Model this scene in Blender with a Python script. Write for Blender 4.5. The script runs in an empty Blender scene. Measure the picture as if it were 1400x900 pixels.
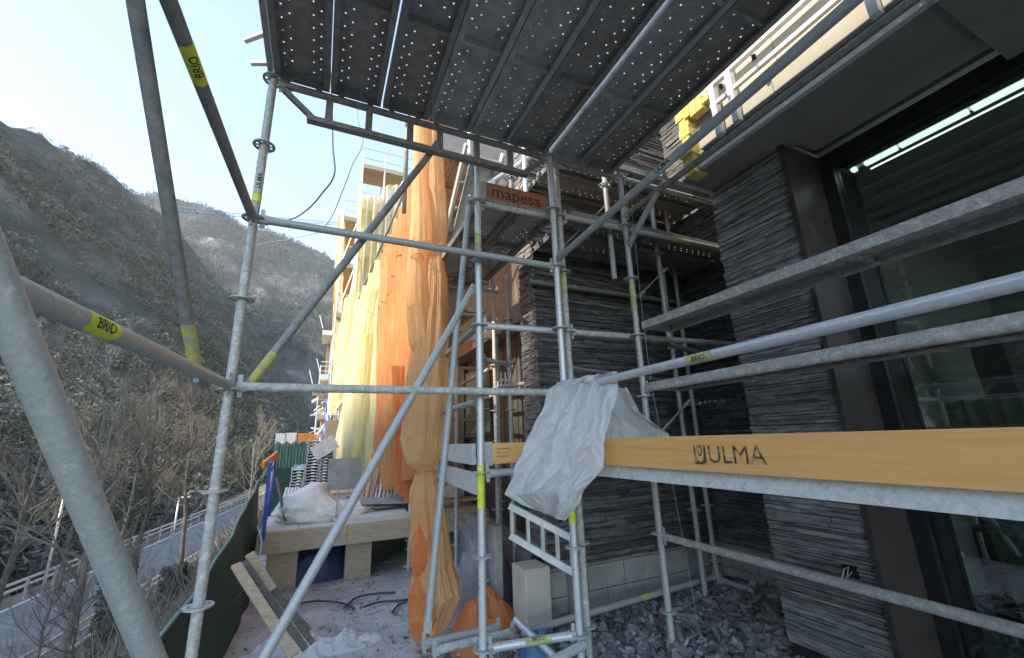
import bpy, bmesh, math, random
import numpy as np
from mathutils import Vector, Matrix, noise
R = math.radians
scene = bpy.context.scene
COL = scene.collection

# ------------------------------------------------------------------ camera, sky, sun, exposure
cam_rot = Matrix(((0.9105268, -0.0781585, -0.4059952), (-0.4122353, -0.2468357, -0.8770030), (-0.0316689, 0.9659003, -0.2569702)))
cd = bpy.data.cameras.new('camera'); cam = bpy.data.objects.new('camera', cd); COL.objects.link(cam)
cam.matrix_world = cam_rot.to_4x4()
cd.sensor_fit = 'HORIZONTAL'; cd.sensor_width = 36; cd.lens = 36 * 568 / 1400
cd.clip_start = 0.05; cd.clip_end = 9000
scene.camera = cam
SUN_EL, SUN_AZ = R(35), R(-100)          # azimuth measured from +Y towards +X
w = bpy.data.worlds.new('World'); scene.world = w; w.use_nodes = True
nt = w.node_tree; bg = nt.nodes['Background']
sky = nt.nodes.new('ShaderNodeTexSky'); sky.sky_type = 'NISHITA'; sky.sun_disc = False
sky.sun_elevation = SUN_EL; sky.sun_rotation = SUN_AZ % (2 * math.pi)
sky.altitude = 1400; sky.air_density = 1.0; sky.dust_density = .25; sky.ozone_density = 1.0
nt.links.new(sky.outputs[0], bg.inputs[0]); bg.inputs[1].default_value = 0.15
sd = bpy.data.lights.new('sun', 'SUN'); sd.energy = 2.6; sd.angle = R(0.5); sd.color = (1, .94, .84)
sun = bpy.data.objects.new('sun', sd); COL.objects.link(sun)
sv = Vector((math.cos(SUN_EL) * math.sin(SUN_AZ), math.cos(SUN_EL) * math.cos(SUN_AZ), math.sin(SUN_EL)))
sun.rotation_euler = sv.to_track_quat('Z', 'Y').to_euler()
vs = scene.view_settings; vs.view_transform = 'Standard'; vs.look = 'None'; vs.gamma = 1; vs.exposure = 2.12
vs.use_white_balance = True; vs.white_balance_temperature = 7500; vs.white_balance_tint = 10
scene.cycles.max_bounces = 8; scene.cycles.transparent_max_bounces = 16; scene.cycles.volume_bounces = 0

# ------------------------------------------------------------------ materials
def newmat(name):
    m = bpy.data.materials.new(name); m.use_nodes = True
    return m, m.node_tree.nodes, m.node_tree.links, m.node_tree.nodes['Principled BSDF']
def mat(name, c1, c2=None, scale=8.0, stretch=(1, 1, 1), rough=.7, metal=0.0, bump=0.0, detail=6.0, contrast=(.35, .65), c3=None, c3pos=.75, c3scale=2.0, bscale=None, spec=.5, coat=0.0, island=None):
    m, N, L, P = newmat(name)
    P.inputs['Roughness'].default_value = rough; P.inputs['Metallic'].default_value = metal
    P.inputs['Specular IOR Level'].default_value = spec; P.inputs['Coat Weight'].default_value = coat
    c2 = c2 or c1
    tc = N.new('ShaderNodeTexCoord'); mp = N.new('ShaderNodeMapping'); mp.inputs['Scale'].default_value = stretch
    L.new(tc.outputs['Object'], mp.inputs[0])
    nz = N.new('ShaderNodeTexNoise'); nz.inputs['Scale'].default_value = scale; nz.inputs['Detail'].default_value = detail; nz.inputs['Roughness'].default_value = .62
    L.new(mp.outputs[0], nz.inputs['Vector'])
    cr = N.new('ShaderNodeValToRGB'); cr.color_ramp.elements[0].position = contrast[0]; cr.color_ramp.elements[1].position = contrast[1]
    cr.color_ramp.elements[0].color = (*c1, 1); cr.color_ramp.elements[1].color = (*c2, 1)
    L.new(nz.outputs['Fac'], cr.inputs[0]); out = cr.outputs[0]
    if c3:
        n2 = N.new('ShaderNodeTexNoise'); n2.inputs['Scale'].default_value = c3scale; n2.inputs['Detail'].default_value = 8; n2.inputs['Roughness'].default_value = .7
        L.new(mp.outputs[0], n2.inputs['Vector'])
        r2 = N.new('ShaderNodeValToRGB'); r2.color_ramp.elements[0].position = c3pos - .08; r2.color_ramp.elements[1].position = c3pos + .08
        r2.color_ramp.elements[0].color = (0, 0, 0, 1); r2.color_ramp.elements[1].color = (1, 1, 1, 1)
        L.new(n2.outputs['Fac'], r2.inputs[0])
        mx = N.new('ShaderNodeMixRGB'); L.new(r2.outputs[0], mx.inputs[0]); L.new(out, mx.inputs[1]); mx.inputs[2].default_value = (*c3, 1); out = mx.outputs[0]
    if island:
        ge = N.new('ShaderNodeNewGeometry'); ir = N.new('ShaderNodeMapRange'); ir.inputs['To Min'].default_value = island[0]; ir.inputs['To Max'].default_value = island[1]; L.new(ge.outputs['Random Per Island'], ir.inputs['Value'])
        hs = N.new('ShaderNodeHueSaturation'); L.new(ir.outputs[0], hs.inputs['Value']); L.new(out, hs.inputs['Color']); out = hs.outputs[0]
    L.new(out, P.inputs['Base Color'])
    mr = N.new('ShaderNodeMapRange'); mr.inputs['To Min'].default_value = max(0, rough - .12); mr.inputs['To Max'].default_value = min(1, rough + .15)
    L.new(nz.outputs['Fac'], mr.inputs['Value']); L.new(mr.outputs[0], P.inputs['Roughness'])
    if bump:
        b = N.new('ShaderNodeBump'); b.inputs['Strength'].default_value = 1; b.inputs['Distance'].default_value = bump
        if bscale:
            n3 = N.new('ShaderNodeTexNoise'); n3.inputs['Scale'].default_value = bscale; n3.inputs['Detail'].default_value = 7; L.new(mp.outputs[0], n3.inputs['Vector']); L.new(n3.outputs['Fac'], b.inputs['Height'])
        else: L.new(nz.outputs['Fac'], b.inputs['Height'])
        L.new(b.outputs[0], P.inputs['Normal'])
    return m
M = {}
M['galv'] = mat('galvanised_steel', (.36, .365, .355), (.46, .465, .45), 110, rough=.5, metal=.25, bump=.0006, c3=(.60, .59, .55), c3pos=.64, c3scale=45)
M['galv_dirty'] = mat('dirty_galvanised_steel', (.34, .33, .305), (.52, .505, .47), 75, rough=.65, metal=.2, bump=.001, c3=(.68, .66, .61), c3pos=.57, c3scale=28)
M['galv_light'] = mat('bright_galvanised_steel', (.58, .59, .59), (.68, .685, .68), 90, rough=.42, metal=.4, bump=.0004, c3=(.46, .455, .44), c3pos=.63, c3scale=30)
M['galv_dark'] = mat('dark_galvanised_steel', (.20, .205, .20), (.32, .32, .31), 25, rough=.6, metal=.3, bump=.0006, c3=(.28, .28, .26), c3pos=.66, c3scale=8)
M['deck'] = mat('perforated_steel', (.25, .24, .22), (.42, .40, .37), 16, rough=.6, metal=.2, bump=.0008, c3=(.30, .24, .18), c3pos=.52, c3scale=3)
M['deck2'] = mat('perforated_steel_pale', (.34, .35, .335), (.50, .50, .475), 16, rough=.58, metal=.2, bump=.0008, c3=(.13, .125, .11), c3pos=.6, c3scale=4)
M['plank_side'] = mat('plank_side_steel', (.40, .40, .375), (.58, .57, .53), 18, stretch=(1, .4, 1), rough=.6, metal=.15, bump=.0008, c3=(.30, .29, .26), c3pos=.6, c3scale=9)
M['white_beam'] = mat('white_dusty_steel', (.55, .55, .5), (.74, .73, .68), 60, rough=.6, metal=.1, bump=.0005, c3=(.46, .46, .42), c3pos=.62, c3scale=16)
M['yellow'] = mat('yellow_sticker', (.62, .68, .03), (.74, .80, .10), 30, rough=.5)
M['yellow_paint'] = mat('yellow_paint', (.60, .50, .02), (.50, .47, .10), 40, rough=.6, c3=(.32, .32, .28), c3pos=.52, c3scale=25)
M['yellow_worn'] = mat('worn_yellow_sticker', (.60, .62, .10), (.50, .52, .2), 40, rough=.6, c3=(.30, .30, .25), c3pos=.5, c3scale=30)
M['ink'] = mat('black_ink', (.015, .015, .015), (.03, .03, .03), 50, rough=.6)
M['stencil'] = mat('worn_stencil_ink', (.05, .035, .02), (.10, .07, .035), 60, rough=.7, c3=(.68, .38, .15), c3pos=.56, c3scale=45)
M['pale_label'] = mat('pale_sticker', (.55, .56, .5), (.42, .42, .38), 30, rough=.6)
M['board'] = mat('orange_plywood', (.88, .46, .16), (.82, .39, .125), 7, stretch=(3, .6, 12), rough=.55, bump=.0004, bscale=60, c3=(.70, .36, .13), c3pos=.60, c3scale=2.5)
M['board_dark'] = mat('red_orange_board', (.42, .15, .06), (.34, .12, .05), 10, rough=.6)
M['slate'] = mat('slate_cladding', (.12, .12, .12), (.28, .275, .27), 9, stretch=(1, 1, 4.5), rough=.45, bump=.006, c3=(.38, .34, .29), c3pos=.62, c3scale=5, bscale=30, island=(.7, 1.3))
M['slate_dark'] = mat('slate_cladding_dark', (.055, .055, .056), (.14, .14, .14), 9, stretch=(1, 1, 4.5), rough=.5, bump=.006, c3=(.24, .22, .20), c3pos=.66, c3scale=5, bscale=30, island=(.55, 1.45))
M['slate_back'] = mat('slate_joint', (.01, .01, .01), (.018, .018, .018), 9, rough=.9)
M['concrete'] = mat('grey_concrete', (.24, .235, .22), (.36, .35, .33), 6, rough=.85, bump=.002, c3=(.18, .175, .16), c3pos=.6, c3scale=3, bscale=40)
M['soffit'] = mat('brown_grey_render', (.22, .20, .17), (.28, .25, .215), 3, rough=.85, bump=.001, bscale=30)
M['brown'] = mat('brown_metal', (.040, .030, .026), (.062, .048, .041), 4, rough=.34, c3=(.12, .11, .10), c3pos=.68, c3scale=3)
M['frame'] = mat('black_frame', (.012, .012, .013), (.02, .02, .02), 6, rough=.35)
M['cream'] = mat('cream_render', (.52, .47, .38), (.60, .55, .45), 6, rough=.8, c3=(.42, .4, .34), c3pos=.62, c3scale=3)
M['foam'] = mat('yellow_foam', (.66, .48, .12), (.74, .60, .22), 30, rough=.9, bump=.012, bscale=35)
M['alu'] = mat('pale_aluminium', (.62, .62, .60), (.74, .74, .71), 20, rough=.4, metal=.3)
M['panel_grey'] = mat('grey_brown_panel', (.05, .05, .048), (.08, .078, .075), 3, stretch=(1, 3, 1), rough=.5, c3=(.22, .22, .21), c3pos=.66, c3scale=2)
M['timber'] = mat('weathered_timber', (.34, .245, .155), (.50, .38, .255), 10, stretch=(.8, 6, 8), rough=.8, bump=.002, c3=(.42, .36, .28), c3pos=.6, c3scale=3)
M['timber_dark'] = mat('dark_timber', (.09, .075, .065), (.17, .145, .12), 12, stretch=(3, 1, 6), rough=.8, bump=.002)
M['plywood'] = mat('dusty_plywood', (.48, .42, .33), (.62, .56, .46), 5, stretch=(1, 3, 1), rough=.8, bump=.001, c3=(.46, .45, .42), c3pos=.5, c3scale=2)
M['dust'] = mat('dusty_ground', (.30, .285, .26), (.50, .475, .44), 2.2, rough=.95, bump=.03, c3=(.16, .15, .135), c3pos=.62, c3scale=5, bscale=14, detail=12)
M['rubble'] = mat('slate_rubble', (.10, .098, .094), (.24, .235, .225), 5, rough=.65, bump=.006, c3=(.34, .32, .29), c3pos=.63, c3scale=9, island=(.5, 1.6))
M['rubble_pale'] = mat('pale_rubble', (.22, .21, .19), (.36, .34, .31), 5, rough=.85, bump=.004)
M['green_mesh'] = mat('dark_green_mesh', (.018, .045, .03), (.032, .068, .045), 8, rough=.75, bump=.004, bscale=9)
M['blue'] = mat('blue_paint', (.03, .09, .30), (.05, .13, .40), 10, rough=.5, c3=(.2, .2, .22), c3pos=.68, c3scale=20)
M['blue_rag'] = mat('blue_plastic', (.05, .13, .25), (.09, .20, .34), 12, rough=.5, bump=.01)
M['navy'] = mat('navy_tarp', (.012, .022, .06), (.03, .045, .11), 8, rough=.5, bump=.02)
M['tarp_grey'] = mat('grey_tarp', (.26, .26, .28), (.38, .38, .40), 6, rough=.55, bump=.012, bscale=14)
M['bag'] = mat('woven_white_bag', (.58, .55, .48), (.72, .69, .62), 7, rough=.8, bump=.015, bscale=12, c3=(.45, .41, .34), c3pos=.62, c3scale=4)
M['asphalt'] = mat('asphalt_road', (.15, .148, .142), (.21, .208, .20), 3, rough=.85, c3=(.29, .285, .275), c3pos=.6, c3scale=.5)
M['white_paint'] = mat('road_paint', (.6, .6, .58), (.75, .75, .73), 3, rough=.7)
M['bark'] = mat('bare_bark', (.07, .06, .05), (.15, .13, .11), 6, rough=.9, bump=.01)
M['bark_pale'] = mat('pale_bark', (.14, .125, .105), (.26, .235, .205), 6, rough=.9)
M['ivy'] = mat('ivy_leaves', (.03, .045, .015), (.075, .085, .03), 3, rough=.6)
M['litter'] = mat('leaf_litter', (.13, .085, .055), (.24, .17, .11), 2, rough=.95)
M['orange_plastic'] = mat('orange_plastic', (.72, .22, .03), (.8, .28, .05), 9, rough=.5)
M['green_fence'] = mat('green_fence_cloth', (.12, .22, .18), (.18, .29, .24), 8, rough=.8)
M['hose'] = mat('black_hose', (.03, .035, .035), (.06, .065, .06), 9, rough=.5)
M['brick_wood'] = mat('pale_brown_wall', (.30, .22, .14), (.38, .28, .19), 3, rough=.85)

def cloth(name, c1, c2, trans, transp, scale=5, bump=.01, rough=.6, stretch=(1, 1, 1), bscale=9):
    m, N, L, P = newmat(name)
    P.inputs['Roughness'].default_value = rough
    tc = N.new('ShaderNodeTexCoord'); mp = N.new('ShaderNodeMapping'); mp.inputs['Scale'].default_value = stretch
    L.new(tc.outputs['Object'], mp.inputs[0])
    nz = N.new('ShaderNodeTexNoise'); nz.inputs['Scale'].default_value = scale; nz.inputs['Detail'].default_value = 6; L.new(mp.outputs[0], nz.inputs['Vector'])
    cr = N.new('ShaderNodeValToRGB'); cr.color_ramp.elements[0].position = .35; cr.color_ramp.elements[1].position = .65
    cr.color_ramp.elements[0].color = (*c1, 1); cr.color_ramp.elements[1].color = (*c2, 1); L.new(nz.outputs['Fac'], cr.inputs[0])
    L.new(cr.outputs[0], P.inputs['Base Color'])
    n3 = N.new('ShaderNodeTexNoise'); n3.inputs['Scale'].default_value = bscale; n3.inputs['Detail'].default_value = 8; n3.inputs['Roughness'].default_value = .65; L.new(mp.outputs[0], n3.inputs['Vector'])
    b = N.new('ShaderNodeBump'); b.inputs['Distance'].default_value = bump; b.inputs['Strength'].default_value = 1; L.new(n3.outputs['Fac'], b.inputs['Height']); L.new(b.outputs[0], P.inputs['Normal'])
    tr = N.new('ShaderNodeBsdfTranslucent'); L.new(cr.outputs[0], tr.inputs[0]); L.new(b.outputs[0], tr.inputs['Normal'])
    mx = N.new('ShaderNodeMixShader'); mx.inputs[0].default_value = trans; L.new(P.outputs[0], mx.inputs[1]); L.new(tr.outputs[0], mx.inputs[2])
    tp = N.new('ShaderNodeBsdfTransparent'); m2 = N.new('ShaderNodeMixShader'); m2.inputs[0].default_value = transp
    L.new(mx.outputs[0], m2.inputs[1]); L.new(tp.outputs[0], m2.inputs[2]); L.new(m2.outputs[0], N['Material Output'].inputs[0])
    return m
M['net_orange'] = cloth('orange_netting', (.87, .32, .11), (.90, .43, .19), .55, .12, scale=1.5, bump=.006, bscale=26)
M['net_peach'] = cloth('peach_netting', (.90, .55, .25), (.92, .66, .37), .58, .10, scale=1.5, bump=.006, bscale=26)
M['net_yellow'] = cloth('yellow_netting', (.87, .76, .40), (.90, .82, .54), .5, .15, scale=1.5, bump=.006, bscale=26)
M['net_pale'] = cloth('pale_netting', (.78, .68, .42), (.82, .74, .54), .4, .22, scale=3, bump=.02, stretch=(1, 1, .4))
M['film'] = cloth('white_plastic_film', (.84, .84, .83), (.90, .90, .89), .45, .07, scale=4, bump=.012, rough=.3, bscale=16)
M['film_clear'] = cloth('clear_plastic_film', (.80, .81, .82), (.88, .89, .90), .3, .25, scale=4, bump=.03, rough=.2, bscale=14)
def glassmat():
    m, N, L, P = newmat('green_tinted_glass'); N.remove(P)
    tp = N.new('ShaderNodeBsdfTransparent'); tp.inputs[0].default_value = (.48, .54, .52, 1)
    gl = N.new('ShaderNodeBsdfGlossy'); gl.inputs['Roughness'].default_value = .015; gl.inputs['Color'].default_value = (.85, .93, .93, 1)
    lw = N.new('ShaderNodeFresnel'); lw.inputs['IOR'].default_value = 2.2
    ge = N.new('ShaderNodeNewGeometry'); mu = N.new('ShaderNodeMath'); mu.operation = 'SUBTRACT'; mu.use_clamp = True; L.new(lw.outputs[0], mu.inputs[0]); L.new(ge.outputs['Backfacing'], mu.inputs[1])
    mx = N.new('ShaderNodeMixShader'); L.new(mu.outputs[0], mx.inputs[0]); L.new(tp.outputs[0], mx.inputs[1]); L.new(gl.outputs[0], mx.inputs[2])
    L.new(mx.outputs[0], N['Material Output'].inputs[0]); return m
M['glass'] = glassmat()
def reflglowmat():
    m, N, L, P = newmat('reflection_glow'); P.inputs['Emission Color'].default_value = (.75, .92, 1, 1); P.inputs['Emission Strength'].default_value = 1.1; return m
M['lamp'] = reflglowmat()  # emission for added bars imitating strips reflected in the glass, no lamp
M['room'] = mat('interior_wall', (.24, .26, .235), (.30, .325, .29), 2, rough=.8)
M['curtain'] = cloth('pale_curtain', (.5, .52, .44), (.56, .58, .5), .3, 0, scale=3, bump=.002)

def hillmat(name, cols, s):
    m, N, L, P = newmat(name); P.inputs['Roughness'].default_value = .95; P.inputs['Specular IOR Level'].default_value = .1
    tc = N.new('ShaderNodeTexCoord'); mp = N.new('ShaderNodeMapping'); mp.inputs['Scale'].default_value = (s, s * .55, s); mp.inputs['Rotation'].default_value = (0, R(25), R(20)); L.new(tc.outputs['Object'], mp.inputs[0])
    nz = N.new('ShaderNodeTexNoise'); nz.inputs['Scale'].default_value = 1; nz.inputs['Detail'].default_value = 12; nz.inputs['Roughness'].default_value = .68; L.new(mp.outputs[0], nz.inputs['Vector'])
    cr = N.new('ShaderNodeValToRGB'); e = cr.color_ramp.elements; e[0].position = .30; e[0].color = (*cols[0], 1); e[1].position = .70; e[1].color = (*cols[-1], 1)
    for i, c in enumerate(cols[1:-1]):
        k = e.new(.30 + .4 * (i + 1) / (len(cols) - 1)); k.color = (*c, 1)
    L.new(nz.outputs['Fac'], cr.inputs[0]); L.new(cr.outputs[0], P.inputs['Base Color'])
    n2 = N.new('ShaderNodeTexNoise'); n2.inputs['Scale'].default_value = 7; n2.inputs['Detail'].default_value = 12; n2.inputs['Roughness'].default_value = .7; L.new(mp.outputs[0], n2.inputs['Vector'])
    b = N.new('ShaderNodeBump'); b.inputs['Distance'].default_value = .25 / s; b.inputs['Strength'].default_value = 1; L.new(n2.outputs['Fac'], b.inputs['Height']); L.new(b.outputs[0], P.inputs['Normal'])
    return m
M['hill'] = hillmat('hillside', [(.030, .038, .026), (.065, .074, .054), (.14, .14, .125), (.32, .315, .305)], .014)
M['hill_far'] = hillmat('far_hillside', [(.04, .045, .035), (.08, .085, .065), (.16, .155, .14), (.40, .39, .37)], .009)
M['bank'] = mat('brown_bank', (.10, .075, .05), (.22, .17, .12), .9, rough=.95, bump=.15, c3=(.10, .11, .05), c3pos=.55, c3scale=.4, detail=12)
M['scrub1'] = mat('scrub_dark', (.035, .045, .026), (.075, .085, .05), .02, rough=.9)
M['scrub2'] = mat('scrub_olive', (.065, .072, .042), (.11, .112, .07), .02, rough=.9)
M['scrub3'] = mat('scrub_brown', (.12, .112, .10), (.18, .17, .155), .02, rough=.9)
M['conifer'] = mat('conifer_green', (.03, .042, .025), (.055, .068, .04), .05, rough=.9)

# ------------------------------------------------------------------ builders
ORG = {}
class MB:
    def __init__(s): s.v = []; s.f = []; s.m = []
    def add(s, vs_, fs, mi=0):
        n = len(s.v); s.v += [tuple(p) for p in vs_]; s.f += [tuple(i + n for i in f) for f in fs]; s.m += [mi] * len(fs); return s
    def boxm(s, mtx, sx, sy, sz, mi=0):
        vs_ = [mtx @ Vector((x * sx / 2, y * sy / 2, z * sz / 2)) for x in (-1, 1) for y in (-1, 1) for z in (-1, 1)]
        return s.add(vs_, [(0, 1, 3, 2), (4, 6, 7, 5), (0, 4, 5, 1), (2, 3, 7, 6), (0, 2, 6, 4), (1, 5, 7, 3)], mi)
    def box(s, x0, x1, y0, y1, z0, z1, mi=0):
        return s.boxm(Matrix.Translation(((x0 + x1) / 2, (y0 + y1) / 2, (z0 + z1) / 2)), abs(x1 - x0), abs(y1 - y0), abs(z1 - z0), mi)
    def bar(s, a, b, wd, ht, up=(0, 0, 1), mi=0):
        a = Vector(a); b = Vector(b); d = (b - a); l = d.length; d.normalize(); u = Vector(up); sd_ = d.cross(u)
        if sd_.length < 1e-4: sd_ = d.cross(Vector((1, 0, 0)))
        sd_.normalize(); u = sd_.cross(d)
        m = Matrix((sd_, d, u)).transposed().to_4x4(); m.translation = (a + b) / 2
        return s.boxm(m, wd, l, ht, mi)
    def tube(s, a, b, r, seg=20, r2=None, caps=True, hollow=False, mi=0):
        return s.path([a, b], [r, r2 if r2 is not None else r], seg, caps, mi, hollow)
    def path(s, pts, rs, seg=12, caps=True, mi=0, hollow=False):
        pts = [Vector(p) for p in pts]
        if not isinstance(rs, (list, tuple)): rs = [rs] * len(pts)
        n0 = len(s.v); up = None
        for i, p in enumerate(pts):
            d = (pts[min(i + 1, len(pts) - 1)] - pts[max(i - 1, 0)]).normalized()
            if up is None: up = d.orthogonal().normalized()
            up = (up - d * up.dot(d))
            if up.length < 1e-5: up = d.orthogonal()
            up.normalize(); sd_ = d.cross(up)
            for k in range(seg):
                a = 2 * math.pi * k / seg; s.v.append(tuple(p + (up * math.cos(a) + sd_ * math.sin(a)) * rs[i]))
        for i in range(len(pts) - 1):
            for k in range(seg):
                a = n0 + i * seg + k; b = n0 + i * seg + (k + 1) % seg
                s.f.append((a, b, b + seg, a + seg)); s.m.append(mi)
        if caps:
            s.f.append(tuple(n0 + k for k in reversed(range(seg)))); s.m.append(mi)
            e = n0 + (len(pts) - 1) * seg; s.f.append(tuple(e + k for k in range(seg))); s.m.append(mi)
        return s
    def grid(s, rows, mi=0, closed=False):
        n0 = len(s.v); nr = len(rows); nc = len(rows[0])
        for r_ in rows: s.v += [tuple(p) for p in r_]
        for i in range(nr - 1):
            for j in range(nc if closed else nc - 1):
                j2 = (j + 1) % nc
                s.f.append((n0 + i * nc + j, n0 + i * nc + j2, n0 + (i + 1) * nc + j2, n0 + (i + 1) * nc + j)); s.m.append(mi)
        return s
    def build(s, name, material, parent=None, smooth=False, auto=None):
        me = bpy.data.meshes.new(name)
        org = ORG.get(parent.name, Vector((0, 0, 0))) if parent else Vector((0, 0, 0))
        me.from_pydata([(p[0] - org.x, p[1] - org.y, p[2] - org.z) for p in s.v], [], s.f)
        mats = material if isinstance(material, (list, tuple)) else [material]
        for m_ in mats: me.materials.append(m_)
        if len(mats) > 1: me.polygons.foreach_set('material_index', s.m)
        if smooth:
            me.polygons.foreach_set('use_smooth', [True] * len(me.polygons))
            if auto: me.set_sharp_from_angle(angle=R(auto))
        me.update()
        o = bpy.data.objects.new(name, me); COL.objects.link(o)
        if parent: o.parent = parent
        ORG[o.name] = org
        return o
def tag(o, label=None, cat=None, group=None, kind=None):
    if label: o['label'] = label
    if cat: o['category'] = cat
    if group: o['group'] = group
    if kind: o['kind'] = kind
    return o
def thing(name, loc, label, cat, group=None):
    o = bpy.data.objects.new(name, None); COL.objects.link(o); o.location = loc; o.empty_display_size = .1
    ORG[o.name] = Vector(loc); return tag(o, label, cat, group)
def W(px, py, **k):                       # a measured sight line of the survey cut with a plane of the site
    d = cam_rot @ Vector((px - 700, 450 - py, -568)).normalized()
    (a, v), = k.items(); return d * (v / d['XYZ'.index(a)])
def sub(a, b, t): return Vector(a) * (1 - t) + Vector(b) * t
rnd = random.Random(7)
TR = .02415

# ---- lettering
def text_mesh(txt, size, bold=0.0, cuts=2):
    c = bpy.data.curves.new('t', 'FONT'); c.body = txt; c.size = size; c.align_x = 'CENTER'; c.align_y = 'CENTER'; c.offset = bold; c.resolution_u = 3
    o = bpy.data.objects.new('t', c); COL.objects.link(o); bpy.context.view_layer.update()
    dg = bpy.context.evaluated_depsgraph_get(); me = bpy.data.meshes.new_from_object(o.evaluated_get(dg))
    bm = bmesh.new(); bm.from_mesh(me); bmesh.ops.triangulate(bm, faces=bm.faces)
    if cuts: bmesh.ops.subdivide_edges(bm, edges=bm.edges, cuts=cuts, use_grid_fill=True)
    vs_ = [v.co.copy() for v in bm.verts]; bm.verts.index_update(); fs = [tuple(v.index for v in f.verts) for f in bm.faces]
    bm.free(); bpy.data.objects.remove(o); bpy.data.curves.remove(c); bpy.data.meshes.remove(me)
    return vs_, fs
def wrap(pts, a, b, s0, face, r):
    """map (u along tube, v round it) on the tube a-b, centred s0 metres from a, facing direction face"""
    a = Vector(a); d = (Vector(b) - a).normalized(); f = Vector(face); f = (f - d * f.dot(d)).normalized(); sdv = f.cross(d)   # right-handed seen from outside
    out = []
    for p in pts:
        t = p.y / r; out.append(a + d * (s0 + p.x) + (f * math.cos(t) + sdv * math.sin(t) * -1) * r)
    return out
def sticker(parent, a, b, s0, length, face, text, tsize, mname='yellow', half=75, ink='ink', name='sticker', label=None, flip=False):
    r = TR + .0006; rows = []
    n = 14; kk = 8
    for i in range(n + 1):
        u = (i / n - .5) * length; h = R(half) * r
        e = min(i, n - i)
        if half < 170: h *= [.62, .85, .95][e] if e < 3 else 1
        rows.append(wrap([Vector((u, -h + 2 * h * k / (kk * 2), 0)) for k in range(kk * 2 + 1)], a, b, s0, face, r))
    st = MB().grid(rows).build(name, M[mname], parent, smooth=True)
    if label: st['label'] = label
    if text:
        vs_, fs = text_mesh(text, tsize, .0006)
        if flip: vs_ = [Vector((-v.x, -v.y, 0)) for v in vs_]
        q = MB().add(wrap([Vector((v.x, -v.y, 0)) for v in vs_], a, b, s0, face, r + .0008), fs)
        q.build('lettering', M[ink], st)
    return st

# ---- scaffold pieces
def rosette_mesh():
    b = MB(); ring = []
    for k in range(40):
        a = 2 * math.pi * k / 40; ring.append(a)
    for rr, z in ((None, 0),):
        pass
    def annulus(r0, r1, h):
        rows = [[(rr * math.cos(a), rr * math.sin(a), zz) for a in ring] for rr, zz in ((r0, -h), (r1, -h), (r1, h), (r0, h), (r0, -h))]
        b.grid(rows, closed=True)
    annulus(.047, .0615, .0045); annulus(TR - .001, .031, .0055)
    for k in range(8):
        a = 2 * math.pi * k / 8; c, s_ = math.cos(a), math.sin(a)
        b.bar((c * .028, s_ * .028, 0), (c * .05, s_ * .05, 0), .011 if k % 2 else .007, .0084)
    me = bpy.data.meshes.new('rosette'); me.from_pydata(b.v, [], b.f); me.materials.append(M['galv']); me.update(); return me
ROS = rosette_mesh()
def rosettes(parent, x, y, zs, org, lean=(0, 0)):
    for z in zs:
        o = bpy.data.objects.new('rosette', ROS); COL.objects.link(o); o.parent = parent; o.location = Vector((x + lean[0] * (z - org[2]), y + lean[1] * (z - org[2]), z)) - Vector(org); o.rotation_euler.z = rnd.random()
def standard(x, y, z0, z1, zs, label, m='galv', band=None, group='upright scaffold tubes', top=None, lean=(0, 0), foot=True):
    t = thing('scaffold_standard', (x, y, z0), label, 'scaffold post', group)
    P = lambda z: (x + lean[0] * (z - z0), y + lean[1] * (z - z0), z)
    b = MB().tube(P(z0), P(z1), TR, 24)
    b.build('tube', M[m], t, smooth=True, auto=50)
    h = MB()
    for z in zs:                                    # little drain holes under every other rosette
        for dz in (.13, .17): h.tube((P(z - dz)[0] - .0238, P(z - dz)[1] - .006, z - dz), (P(z - dz)[0] - .0248, P(z - dz)[1] - .0065, z - dz), .0045, 8)
    if zs and z1 - z0 > 1.5: h.build('pin_hole', M['ink'], t)
    rosettes(t, x, y, zs, (x, y, z0), lean)
    if foot:
        f = MB().box(x - .075, x + .075, y - .075, y + .075, z0, z0 + .008).tube((x, y, z0), (x, y, z0 + .16), .017, 14).tube((x, y, z0 + .1), (x, y, z0 + .13), .032, 10)
        f.bar((x - .07, y, z0 + .115), (x + .07, y, z0 + .115), .014, .014); f.build('base_jack', M['galv_dirty'], t)
    if band:
        for (za, zb, mn) in band:
            MB().tube(P(za), P(zb), TR + .0007, 24, caps=False).build('band', M[mn], t, smooth=True)
    return t
def head(parent, p, d, m='galv'):
    """wedge head at point p, tube leaving in direction d"""
    p = Vector(p); d = Vector(d).normalized(); b = MB()
    b.bar(p + d * .03, p + d * .075, .034, .05); b.bar(p + d * .045, p + d * .11, .04, .034)
    b.bar(p + d * .048 + Vector((0, 0, -.055)), p + d * .042 + Vector((0, 0, .065)), .008, .022, up=d)
    b.build('wedge_head', M[m], parent)
def ledger(a, b, label, m='galv', heads=(1, 1), r=TR, group='horizontal scaffold tubes', name='scaffold_ledger', cat='scaffold rail'):
    a = Vector(a); b = Vector(b); d = (b - a).normalized()
    t = thing(name, a, label, cat, group)
    q = MB().tube(a + d * (.06 if heads[0] else 0), b - d * (.06 if heads[1] else 0), r, 24)
    q.build('tube', M[m], t, smooth=True, auto=50)
    if heads[0]: head(t, a, d)
    if heads[1]: head(t, b, -d)
    return t
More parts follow.
